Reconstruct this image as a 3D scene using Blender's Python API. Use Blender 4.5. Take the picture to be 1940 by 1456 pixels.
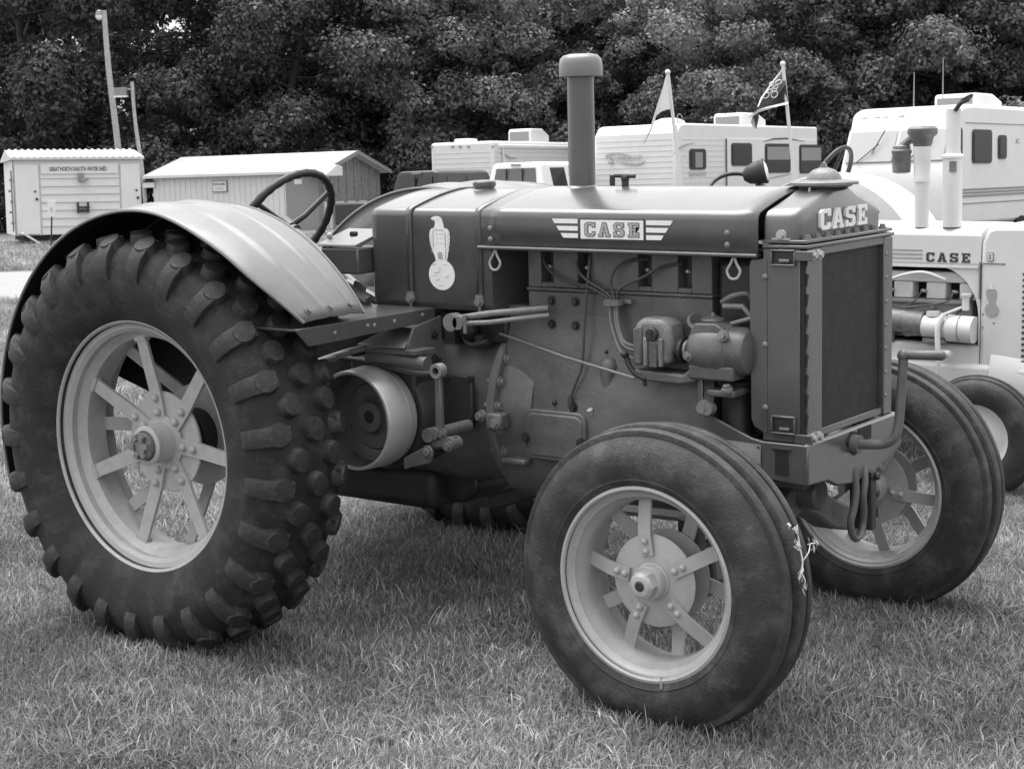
import bpy, bmesh, math, random
import numpy as np
from mathutils import Vector, Matrix
PI = math.pi
sc = bpy.context.scene
for o in list(bpy.data.objects):
    bpy.data.objects.remove(o)
COL = sc.collection

# ------------------------------------------------------------------ camera
CAM = (3.8914, -4.2054, 1.5578)
YAW, PITCH, ROLL, FPX = .6475, .1543, -.0267, 3154.6
_f = Vector((-math.sin(YAW)*math.cos(PITCH), math.cos(YAW)*math.cos(PITCH), -math.sin(PITCH)))
_r = _f.cross(Vector((0, 0, 1))).normalized(); _u = _r.cross(_f)
_r, _u = _r*math.cos(ROLL)+_u*math.sin(ROLL), _u*math.cos(ROLL)-_r*math.sin(ROLL)
cd = bpy.data.cameras.new('camera'); cam = bpy.data.objects.new('camera', cd); COL.objects.link(cam)
cam.matrix_world = Matrix(((_r.x, _u.x, -_f.x, CAM[0]), (_r.y, _u.y, -_f.y, CAM[1]), (_r.z, _u.z, -_f.z, CAM[2]), (0, 0, 0, 1)))
cd.sensor_width = 36; cd.lens = FPX/1940*36; cd.clip_start = .05; cd.clip_end = 2000
cd.dof.use_dof = True; cd.dof.focus_distance = 5.2; cd.dof.aperture_fstop = 26
sc.camera = cam

# ------------------------------------------------------------------ sky and sun (bright overcast, black and white)
SUN_EL, SUN_AZ = math.radians(74), math.radians(160)     # azimuth counted from +X towards +Y
w = bpy.data.worlds.new('World'); sc.world = w; w.use_nodes = True
nt = w.node_tree; bg = nt.nodes['Background']
sky = nt.nodes.new('ShaderNodeTexSky'); sky.sky_type = 'NISHITA'; sky.sun_disc = False
sky.sun_elevation = SUN_EL; sky.sun_rotation = PI/2-SUN_AZ
sky.air_density = 1.6; sky.dust_density = 5.0; sky.ozone_density = 1.0
bw = nt.nodes.new('ShaderNodeRGBToBW')
ev = nt.nodes.new('ShaderNodeMath'); ev.operation = 'POWER'; ev.inputs[1].default_value = .4      # thin cloud evens the sky out
ga = nt.nodes.new('ShaderNodeMath'); ga.operation = 'MULTIPLY'; ga.inputs[1].default_value = 4.0
nt.links.new(sky.outputs[0], bw.inputs[0]); nt.links.new(bw.outputs[0], ev.inputs[0]); nt.links.new(ev.outputs[0], ga.inputs[0]); nt.links.new(ga.outputs[0], bg.inputs[0])
bg.inputs[1].default_value = .075
sd = bpy.data.lights.new('sun', 'SUN'); sd.energy = 1.5; sd.angle = math.radians(60); sd.color = (1, 1, 1)
so = bpy.data.objects.new('sun', sd); COL.objects.link(so)
sdir = Vector((math.cos(SUN_EL)*math.cos(SUN_AZ), math.cos(SUN_EL)*math.sin(SUN_AZ), math.sin(SUN_EL)))
so.rotation_euler = sdir.to_track_quat('Z', 'Y').to_euler(); so.location = sdir*40
sc.view_settings.view_transform = 'Standard'; sc.view_settings.look = 'None'
sc.view_settings.exposure = 1.62; sc.view_settings.gamma = 1; sc.view_settings.use_curve_mapping = False
sc.render.engine = 'CYCLES'
sc.cycles.max_bounces = 4; sc.cycles.diffuse_bounces = 2; sc.cycles.glossy_bounces = 2; sc.cycles.transmission_bounces = 2

# ------------------------------------------------------------------ helpers
FH = Vector((-math.sin(YAW), math.cos(YAW), 0)); RH = Vector((math.cos(YAW), math.sin(YAW), 0)); CP = Vector(CAM)
def at(x, y, t):
    """point seen at photo pixel x, y at horizontal distance t along the view"""
    d = _f + _r*((x-970)/FPX) - _u*((y-728)/FPX)
    return CP + d*(t/d.dot(FH))
def terr(x, y):
    t = (Vector((x, y, 0))-CP).dot(FH)
    return -.034*(math.sqrt((max(0, t-7.2))**2+4)-2) if t > 7.2 else 0.0
def V(*a): return Vector(a)
def basis(wv):
    wv = Vector(wv).normalized()
    h = Vector((0, 0, 1)) if abs(wv.z) < .9 else Vector((1, 0, 0))
    u = h.cross(wv).normalized(); return u, wv.cross(u), wv
class MB:
    def __init__(s): s.v = []; s.f = []; s.m = []; s.cm = 0
    def add(s, vs, fs):
        n = len(s.v); s.v += [tuple(v) for v in vs]; s.f += [tuple(i+n for i in f) for f in fs]; s.m += [s.cm]*len(fs); return s
    def box(s, c, d, rot=None):
        c = Vector(c); h = Vector(d)/2
        vs = [Vector((x*h.x, y*h.y, z*h.z)) for x in (-1, 1) for y in (-1, 1) for z in (-1, 1)]
        if rot is not None: vs = [rot @ v for v in vs]
        return s.add([v+c for v in vs], [(0, 1, 3, 2), (4, 6, 7, 5), (0, 4, 5, 1), (2, 3, 7, 6), (0, 2, 6, 4), (1, 5, 7, 3)])
    def bx(s, x0, x1, y0, y1, z0, z1):
        return s.box(((x0+x1)/2, (y0+y1)/2, (z0+z1)/2), (abs(x1-x0), abs(y1-y0), abs(z1-z0)))
    def cyl(s, p0, p1, r0, r1=None, n=16, caps=True):
        p0, p1 = Vector(p0), Vector(p1); r1 = r0 if r1 is None else r1
        u, v, wv = basis(p1-p0); vs = []; fs = []
        for p, r in ((p0, r0), (p1, r1)):
            for i in range(n):
                a = 2*PI*i/n; vs.append(p+(u*math.cos(a)+v*math.sin(a))*r)
        fs = [(i, (i+1) % n, n+(i+1) % n, n+i) for i in range(n)]
        if caps: fs += [tuple(range(n-1, -1, -1)), tuple(range(n, 2*n))]
        return s.add(vs, fs)
    def tube(s, pts, r, n=10, closed=False, caps=True):
        pts = [Vector(p) for p in pts]; N = len(pts); rr = r if isinstance(r, (list, tuple)) else [r]*N
        tan = []
        for i in range(N):
            a = pts[(i-1) % N] if (closed or i > 0) else pts[i]; b = pts[(i+1) % N] if (closed or i < N-1) else pts[i]
            tan.append((b-a).normalized())
        u, v, _ = basis(tan[0]); vs = []
        for i in range(N):
            t = tan[i]; u = (u-t*u.dot(t)).normalized(); v = t.cross(u)
            for k in range(n):
                a = 2*PI*k/n; vs.append(pts[i]+(u*math.cos(a)+v*math.sin(a))*rr[i])
        fs = []
        for i in range(N if closed else N-1):
            j = (i+1) % N
            for k in range(n): fs.append((i*n+k, i*n+(k+1) % n, j*n+(k+1) % n, j*n+k))
        if caps and not closed: fs += [tuple(range(n-1, -1, -1)), tuple(range((N-1)*n, N*n))]
        return s.add(vs, fs)
    def lathe(s, prof, o=(0, 0, 0), ax=(0, 0, 1), n=48, closed=False, a0=0, a1=2*PI):
        """prof: list of (radius, distance along axis)"""
        o = Vector(o); u, v, wv = basis(ax); vs = []; full = abs(a1-a0-2*PI) < 1e-6
        M = n if full else n+1
        for i in range(M):
            a = a0+(a1-a0)*i/n
            for r, z in prof: vs.append(o+wv*z+(u*math.cos(a)+v*math.sin(a))*r)
        P = len(prof); fs = []
        for i in range(n):
            j = (i+1) % M
            for k in range(P if closed else P-1):
                l = (k+1) % P; fs.append((i*P+k, j*P+k, j*P+l, i*P+l))
        return s.add(vs, fs)
    def prism(s, poly, fn, d0, d1):
        """poly: 2D outline; fn(a, b, d) -> 3D"""
        n = len(poly); vs = [fn(a, b, d0) for a, b in poly]+[fn(a, b, d1) for a, b in poly]
        fs = [tuple(range(n-1, -1, -1)), tuple(range(n, 2*n))]+[(i, (i+1) % n, n+(i+1) % n, n+i) for i in range(n)]
        return s.add(vs, fs)
    def grid(s, fn, nu, nv):
        vs = [fn(i/nu, j/nv) for i in range(nu+1) for j in range(nv+1)]
        return s.add(vs, [(i*(nv+1)+j, (i+1)*(nv+1)+j, (i+1)*(nv+1)+j+1, i*(nv+1)+j+1) for i in range(nu) for j in range(nv)])
    def ball(s, c, r, n=12, m=8, sx=(1, 1, 1)):
        c = Vector(c); vs = []; fs = []
        for j in range(1, m):
            b = PI*j/m
            for i in range(n):
                a = 2*PI*i/n; vs.append(c+Vector((math.sin(b)*math.cos(a)*sx[0], math.sin(b)*math.sin(a)*sx[1], math.cos(b)*sx[2]))*r)
        top = len(vs); vs += [c+Vector((0, 0, r*sx[2])), c-Vector((0, 0, r*sx[2]))]
        for j in range(m-2):
            for i in range(n): fs.append((j*n+i, (j+1)*n+i, (j+1)*n+(i+1) % n, j*n+(i+1) % n))
        for i in range(n): fs += [(top, i, (i+1) % n), (top+1, (m-2)*n+(i+1) % n, (m-2)*n+i)]
        return s.add(vs, fs)
    def hexbolt(s, p, d, r, h):
        p = Vector(p); d = Vector(d).normalized()
        s.cyl(p-d*.004, p+d*h*.35, r*1.45, n=14); s.cyl(p+d*h*.3, p+d*h, r, n=6); return s
    def rivet(s, p, d, r, h=.6):
        return s.lathe([(r, -.2*r), (r, 0), (r*.86, r*h*.5), (r*.5, r*h*.87), (0.0005, r*h)], p, d, n=12)
def smoothcurve(pts, k=6, closed=False):
    P = [Vector(p) for p in pts]; out = []; N = len(P)
    for i in range(N if closed else N-1):
        g = (lambda j: P[j % N]) if closed else (lambda j: P[max(0, min(N-1, j))])
        p0, p1, p2, p3 = g(i-1), g(i), g(i+1), g(i+2)
        for j in range(k):
            t = j/k
            out.append(.5*((2*p1)+(p2-p0)*t+(2*p0-5*p1+4*p2-p3)*t*t+(3*p1-p0-3*p2+p3)*t**3))
    if not closed: out.append(P[-1])
    return out
def mesh_of(mb, name, mats, smooth=35):
    me = bpy.data.meshes.new(name); me.from_pydata(mb.v, [], mb.f)
    for m in (mats if isinstance(mats, (list, tuple)) else [mats]): me.materials.append(m)
    if any(mb.m): me.polygons.foreach_set('material_index', mb.m)
    bm = bmesh.new(); bm.from_mesh(me); bmesh.ops.recalc_face_normals(bm, faces=bm.faces); bm.to_mesh(me); bm.free()
    if smooth:
        me.polygons.foreach_set('use_smooth', [True]*len(me.polygons)); me.set_sharp_from_angle(angle=math.radians(smooth))
    me.update(); return me
def link(name, data, parent=None, loc=None, rot=None):
    o = bpy.data.objects.new(name, data); COL.objects.link(o)
    if parent is not None: o.parent = parent
    if loc is not None: o.location = loc
    if rot is not None: o.rotation_euler = rot
    return o
def obj(name, mb, mats, parent=None, smooth=35, bevel=0, seg=2, solid=0, loc=None, rot=None, sub=0):
    o = link(name, mesh_of(mb, name, mats, smooth), parent, loc, rot)
    if solid:
        m = o.modifiers.new('s', 'SOLIDIFY'); m.thickness = solid; m.offset = 0
    if bevel:
        m = o.modifiers.new('b', 'BEVEL'); m.width = bevel; m.segments = seg; m.limit_method = 'ANGLE'; m.angle_limit = math.radians(38)
        m.use_clamp_overlap = True
    if sub:
        m = o.modifiers.new('u', 'SUBSURF'); m.levels = sub; m.render_levels = sub
    return o
def tag(o, label, cat, group=None, kind=None):
    if label: o['label'] = label
    if cat: o['category'] = cat
    if group: o['group'] = group
    if kind: o['kind'] = kind
    return o
def empty(name, loc=(0, 0, 0), rot=(0, 0, 0)):
    o = link(name, None, None, loc, rot); o.empty_display_size = .2; return o
def copy_tree(o, parent=None):
    c = o.copy(); COL.objects.link(c); c.parent = parent
    for ch in list(o.children): copy_tree(ch, c)
    return c

# ------------------------------------------------------------------ materials (all neutral greys: the photograph is black and white)
def mat(name, base, rough=.5, metal=0, var=.0, vscale=6, bump=0, bscale=60, coat=0, dirt=None, dscale=3, damt=.5, coords='Object', trans=0, spec=.5, rvar=0, chips=0, bdist=.004, fins=0):
    m = bpy.data.materials.new(name); m.use_nodes = True; nt = m.node_tree; b = nt.nodes['Principled BSDF']
    N, L = nt.nodes.new, nt.links.new
    b.inputs['Base Color'].default_value = (base, base, base, 1); b.inputs['Roughness'].default_value = rough
    b.inputs['Metallic'].default_value = metal; b.inputs['Coat Weight'].default_value = coat; b.inputs['Coat Roughness'].default_value = .22
    b.inputs['Specular IOR Level'].default_value = spec
    tc = N('ShaderNodeTexCoord')
    val = None
    if var:
        n = N('ShaderNodeTexNoise'); n.inputs['Scale'].default_value = vscale; n.inputs['Detail'].default_value = 8; n.inputs['Roughness'].default_value = .65
        L(tc.outputs[coords], n.inputs['Vector'])
        r = N('ShaderNodeMapRange'); r.inputs[1].default_value = .3; r.inputs[2].default_value = .7
        r.inputs[3].default_value = base*(1-var); r.inputs[4].default_value = base*(1+var); L(n.outputs[0], r.inputs[0]); val = r.outputs[0]
    if dirt is not None:
        n = N('ShaderNodeTexNoise'); n.inputs['Scale'].default_value = dscale; n.inputs['Detail'].default_value = 10; n.inputs['Roughness'].default_value = .72
        L(tc.outputs[coords], n.inputs['Vector'])
        r = N('ShaderNodeMapRange'); r.inputs[1].default_value = .48; r.inputs[2].default_value = .78; r.inputs[3].default_value = 0; r.inputs[4].default_value = damt
        L(n.outputs[0], r.inputs[0])
        mx = N('ShaderNodeMix'); mx.data_type = 'FLOAT'; L(r.outputs[0], mx.inputs[0]); mx.inputs[3].default_value = dirt
        if val is not None: L(val, mx.inputs[2])
        else: mx.inputs[2].default_value = base
        val = mx.outputs[0]
    if chips:      # small rubbed and chipped spots and fine dust
        n = N('ShaderNodeTexNoise'); n.inputs['Scale'].default_value = 55; n.inputs['Detail'].default_value = 12; n.inputs['Roughness'].default_value = .75
        L(tc.outputs[coords], n.inputs['Vector'])
        r = N('ShaderNodeMapRange'); r.inputs[1].default_value = .60; r.inputs[2].default_value = .70; r.inputs[3].default_value = 0; r.inputs[4].default_value = .75
        L(n.outputs[0], r.inputs[0]); mx = N('ShaderNodeMix'); mx.data_type = 'FLOAT'; L(r.outputs[0], mx.inputs[0]); mx.inputs[3].default_value = chips
        if val is not None: L(val, mx.inputs[2])
        else: mx.inputs[2].default_value = base
        val = mx.outputs[0]
    if fins:
        wv_ = N('ShaderNodeTexWave'); wv_.bands_direction = 'Y'; wv_.inputs['Scale'].default_value = fins; L(tc.outputs[coords], wv_.inputs['Vector'])
        wz = N('ShaderNodeTexWave'); wz.bands_direction = 'Z'; wz.inputs['Scale'].default_value = fins*.8; L(tc.outputs[coords], wz.inputs['Vector'])
        mm_ = N('ShaderNodeMath'); mm_.operation = 'MULTIPLY'; L(wv_.outputs['Fac'], mm_.inputs[0]); L(wz.outputs['Fac'], mm_.inputs[1])
        mf = N('ShaderNodeMath'); mf.operation = 'MULTIPLY_ADD'; L(mm_.outputs[0], mf.inputs[0]); mf.inputs[1].default_value = base*1.0; mf.inputs[2].default_value = 0
        ms_ = N('ShaderNodeMath'); ms_.operation = 'ADD'; L(mf.outputs[0], ms_.inputs[0]); L(val, ms_.inputs[1]); val = ms_.outputs[0]
    if val is not None:
        c = N('ShaderNodeCombineColor'); [L(val, c.inputs[i]) for i in range(3)]; L(c.outputs[0], b.inputs['Base Color'])
    if rvar:
        n = N('ShaderNodeTexNoise'); n.inputs['Scale'].default_value = vscale*1.7; n.inputs['Detail'].default_value = 6
        L(tc.outputs[coords], n.inputs['Vector'])
        r = N('ShaderNodeMapRange'); r.inputs[1].default_value = .3; r.inputs[2].default_value = .7; r.inputs[3].default_value = rough-rvar; r.inputs[4].default_value = rough+rvar
        L(n.outputs[0], r.inputs[0]); L(r.outputs[0], b.inputs['Roughness'])
    if bump:
        n = N('ShaderNodeTexNoise'); n.inputs['Scale'].default_value = bscale; n.inputs['Detail'].default_value = 5
        L(tc.outputs[coords], n.inputs['Vector'])
        bp = N('ShaderNodeBump'); bp.inputs['Strength'].default_value = bump; bp.inputs['Distance'].default_value = bdist
        L(n.outputs[0], bp.inputs['Height']); L(bp.outputs[0], b.inputs['Normal'])
    if trans:
        t = N('ShaderNodeBsdfTranslucent'); t.inputs[0].default_value = (base*1.4,)*3+(1,)
        ms = N('ShaderNodeMixShader'); ms.inputs[0].default_value = trans
        out = nt.nodes['Material Output']; L(b.outputs[0], ms.inputs[1]); L(t.outputs[0], ms.inputs[2]); L(ms.outputs[0], out.inputs[0])
    return m
M = {}
M['paint'] = mat('tractor_paint', .062, .34, var=.14, vscale=3, bump=.30, bscale=5, bdist=.010, coat=.95, dirt=.13, dscale=7, damt=.35, rvar=.10, chips=.11)
M['sheet'] = mat('fender_paint', .13, .50, var=.14, vscale=4, bump=.35, bscale=6, bdist=.012, coat=.55, dirt=.20, dscale=6, damt=.45, rvar=.10, chips=.16)
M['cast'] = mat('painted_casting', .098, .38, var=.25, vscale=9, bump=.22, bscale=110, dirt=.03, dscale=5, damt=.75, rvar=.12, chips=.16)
M['cast_dark'] = mat('dark_casting', .018, .5, var=.3, vscale=8, bump=.3, bscale=80, dirt=.05, dscale=9, damt=.5)  # near-black base, also on the belly, fender undersides and small fittings
M['light_cast'] = mat('worn_casting', .17, .4, var=.25, vscale=20, bump=.4, bscale=120, dirt=.06, dscale=14, damt=.7, chips=.3)
M['rim'] = mat('rim_paint', .36, .33, var=.14, vscale=8, bump=.15, bscale=60, dirt=.20, dscale=9, damt=.6, chips=.22)
M['rubber'] = mat('tyre_rubber', .018, .66, spec=.3, var=.3, vscale=14, bump=.5, bscale=160, dirt=.075, dscale=13, damt=.7, chips=.06)
M['tread'] = mat('lit_worn_tread_rubber', .025, .6, spec=.35, var=.35, vscale=18, bump=.5, bscale=140, dirt=.09, dscale=16, damt=.7, chips=.08)  # lighter than the carcass: lit knob faces put into the colour, plus wear
M['rubber_dusty'] = mat('front_tyre_rubber', .030, .6, spec=.35, var=.3, vscale=12, bump=.5, bscale=160, dirt=.12, dscale=11, damt=.75, chips=.10)
M['core'] = mat('radiator_screen', .022, .55, var=.25, vscale=25, dirt=.05, dscale=20, damt=.5, spec=.15, fins=40)
M['steel'] = mat('bare_steel', .46, .36, metal=.35, var=.2, vscale=9, bump=.1, bscale=70, dirt=.2, dscale=9, damt=.5)
M['bolt'] = mat('bolt_head', .16, .4, var=.2, vscale=30)
M['bolt_light'] = mat('rivet_head', .34, .38, var=.1, vscale=30)
M['black'] = mat('black_rubber', .018, .45, var=.2, vscale=20)
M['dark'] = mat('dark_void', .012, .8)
M['wire'] = mat('ignition_lead', .05, .4)
M['decal'] = mat('decal_white', .72, .45, var=.05, vscale=40)
M['decal_grey'] = mat('decal_grey', .33, .45)
M['decal_dark'] = mat('decal_dark', .05, .45)
M['plate'] = mat('data_plate', .32, .4, metal=.3, var=.25, vscale=30, bump=.2, bscale=200)
M['white'] = mat('white_paint', .66, .4, var=.04, vscale=2, dirt=.55, dscale=1.5, damt=.3)
M['wpaint'] = mat('pale_tractor_paint', .65, .35, var=.05, vscale=4, dirt=.5, dscale=5, damt=.35, coat=.2)
M['wsiding'] = mat('white_siding', .61, .5, var=.04, vscale=3, dirt=.5, dscale=2, damt=.3)
M['roof'] = mat('metal_roof', .55, .4, var=.05, vscale=1, dirt=.45, dscale=.8, damt=.4)
M['greyboard'] = mat('grey_boards', .2, .7, var=.3, vscale=6)
M['glass'] = mat('window_glass', .015, .08)
M['glass_pale'] = mat('sky_reflecting_rear_glass', .08, .1)  # pale base stands in for the bright sky reflected in the glass
M['shade'] = mat('window_shade', .36, .6)
M['darkpaint'] = mat('dark_car_paint', .022, .35, coat=.1)
M['trim'] = mat('grey_trim', .22, .5)
M['wood'] = mat('weathered_pole', .36, .8, var=.3, vscale=12, bump=.4, bscale=40)
M['bark'] = mat('bark', .035, .9, var=.4, vscale=6, bump=.8, bscale=14)
M['leaf'] = mat('leaves', .095, .42, var=.45, vscale=1.3, trans=.25)
M['leaf_light'] = mat('pale_leaves', .17, .42, var=.4, vscale=1.3, trans=.3)
M['leaf_dark'] = mat('dark_species_leaves', .06, .45, var=.4, vscale=1.3, trans=.2)  # darker leaf tone for some of the trees and the bushes
M['lamp'] = mat('lamp_glass', .7, .2)
M['straw'] = mat('dry_weed', .5, .8, var=.2, vscale=40)
# ------------------------------------------------------------------ lettering outlines (slab capitals on a 5 x 7 grid)
LET = {
 'C': [[(1, 0), (4, 0), (5, 1), (5, 2.4), (3.6, 2.4), (3.6, 1.7), (3.2, 1.3), (2, 1.3), (1.6, 1.7), (1.6, 5.3), (2, 5.7), (3.2, 5.7), (3.6, 5.3), (3.6, 4.6), (5, 4.6), (5, 7), (4.2, 7), (3.9, 6.7), (3.5, 7), (1, 7), (.0, 6), (0, 1)]],
 'A': [[(-.3, 0), (2, 0), (2, 1.1), (1.6, 1.1), (1.8, 1.9), (3.2, 1.9), (3.4, 1.1), (3, 1.1), (3, 0), (5.3, 0), (5.3, 1.1), (4.8, 1.1), (3.4, 7), (1.6, 7), (.2, 1.1), (-.3, 1.1)],
       [(2.05, 3), (2.5, 5.2), (2.95, 3)]],
 'S': [[(0, 0), (.9, 0), (1.2, .35), (1.7, 0), (4, 0), (5, 1), (5, 3.1), (4.1, 4), (1.9, 4.2), (1.5, 4.6), (1.5, 5.4), (1.9, 5.8), (3.1, 5.8), (3.6, 5.3), (3.6, 4.7), (4.9, 4.7), (4.9, 7), (4.1, 7), (3.8, 6.65), (3.3, 7), (1.1, 7), (.1, 6), (.1, 3.9), (1, 3), (3.1, 2.8), (3.5, 2.4), (3.5, 1.6), (3.1, 1.2), (1.9, 1.2), (1.4, 1.7), (1.4, 2.4), (0, 2.4)]],
 'E': [[(0, 0), (5, 0), (5, 2.3), (3.8, 2.3), (3.8, 1.2), (2.1, 1.2), (2.1, 3), (2.7, 3), (2.7, 2.4), (3.6, 2.4), (3.6, 4.7), (2.7, 4.7), (2.7, 4.1), (2.1, 4.1), (2.1, 5.8), (3.8, 5.8), (3.8, 4.8), (5, 4.8), (5, 7), (0, 7), (0, 5.9), (.6, 5.9), (.6, 1.1), (0, 1.1)]],
}
def inset(poly, d):
    """grow (d > 0) or shrink a closed outline by d"""
    n = len(poly); area = sum(poly[i][0]*poly[(i+1) % n][1]-poly[(i+1) % n][0]*poly[i][1] for i in range(n)); sg = 1 if area > 0 else -1; out = []
    for i in range(n):
        p, q, r = Vector(poly[i-1]), Vector(poly[i]), Vector(poly[(i+1) % n])
        e1, e2 = (q-p).normalized(), (r-q).normalized(); n1, n2 = Vector((e1.y, -e1.x))*sg, Vector((e2.y, -e2.x))*sg
        m = n1+n2; k = m.dot(n1)
        out.append(tuple(q+m*(d/max(.35, k))))
    return out
def outline_mesh(name, splines, depth, fn, m, offset=0):
    """filled flat shape with holes from 2D outlines, thickened, then mapped by fn(x, y, z)"""
    from mathutils.geometry import tessellate_polygon
    sp = [inset(q, offset if i == 0 else -offset) if offset else q for i, q in enumerate(splines)]
    tris = tessellate_polygon([[Vector((a, b, 0)) for a, b in q] for q in sp]); flatp = [p for q in sp for p in q]; N = len(flatp)
    vs = [fn(a, b, 0) for a, b in flatp]+[fn(a, b, depth) for a, b in flatp]
    fs = [tuple(t) for t in tris]+[tuple(i+N for i in reversed(t)) for t in tris]; o = 0
    for q in sp:
        k = len(q); fs += [(o+i, o+(i+1) % k, N+o+(i+1) % k, N+o+i) for i in range(k)]; o += k
    mb = MB(); mb.add(vs, fs); return mesh_of(mb, name, m, 0)
def word_case(name, fn, w, h, gap, m, parent, depth, offset=0):
    """CASE in slab capitals, each letter a part; fn maps (across, up, out) to space"""
    cw = (w-3*gap)/4; res = []
    for i, ch in enumerate('CASE'):
        sp = [[(i*(cw+gap)+a/5*cw, b/7*h) for a, b in q] for q in LET[ch]]
        res.append(link(name, outline_mesh(name, sp, depth, fn, m, offset), parent))
    return res
TXT = {}
def _text(s, bold):
    cu = bpy.data.curves.new('t', 'FONT'); cu.body = s; cu.size = 1; cu.align_x = 'CENTER'; cu.align_y = 'CENTER'; cu.offset = bold; cu.resolution_u = 2
    o = bpy.data.objects.new('t', cu); COL.objects.link(o)
    me = bpy.data.meshes.new_from_object(o.evaluated_get(bpy.context.evaluated_depsgraph_get()))
    bpy.data.objects.remove(o); bpy.data.curves.remove(cu)
    return me
for s_, b_ in (('GREAT NORTH DAKOTA WATER SHED', .03), ('RESTROOMS', .02), ('SHOWERS', .0), ('S', .02), ('UMMERLAND', .0), ('Summerland', .0), ('0', .02), ('K', 0)):
    TXT[s_] = _text(s_, b_)
def text_mesh(name, s, w, h, fn, m, parent):
    me = TXT[s].copy(); xs = [v.co.x for v in me.vertices]; ys = [v.co.y for v in me.vertices]
    kx, ky = w/(max(xs)-min(xs)), h/(max(ys)-min(ys)); cx, cy = (max(xs)+min(xs))/2, (max(ys)+min(ys))/2
    for v in me.vertices: v.co = fn((v.co.x-cx)*kx, (v.co.y-cy)*ky, 0)
    me.materials.clear(); me.materials.append(m); me.update(); return link(name, me, parent)

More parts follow.
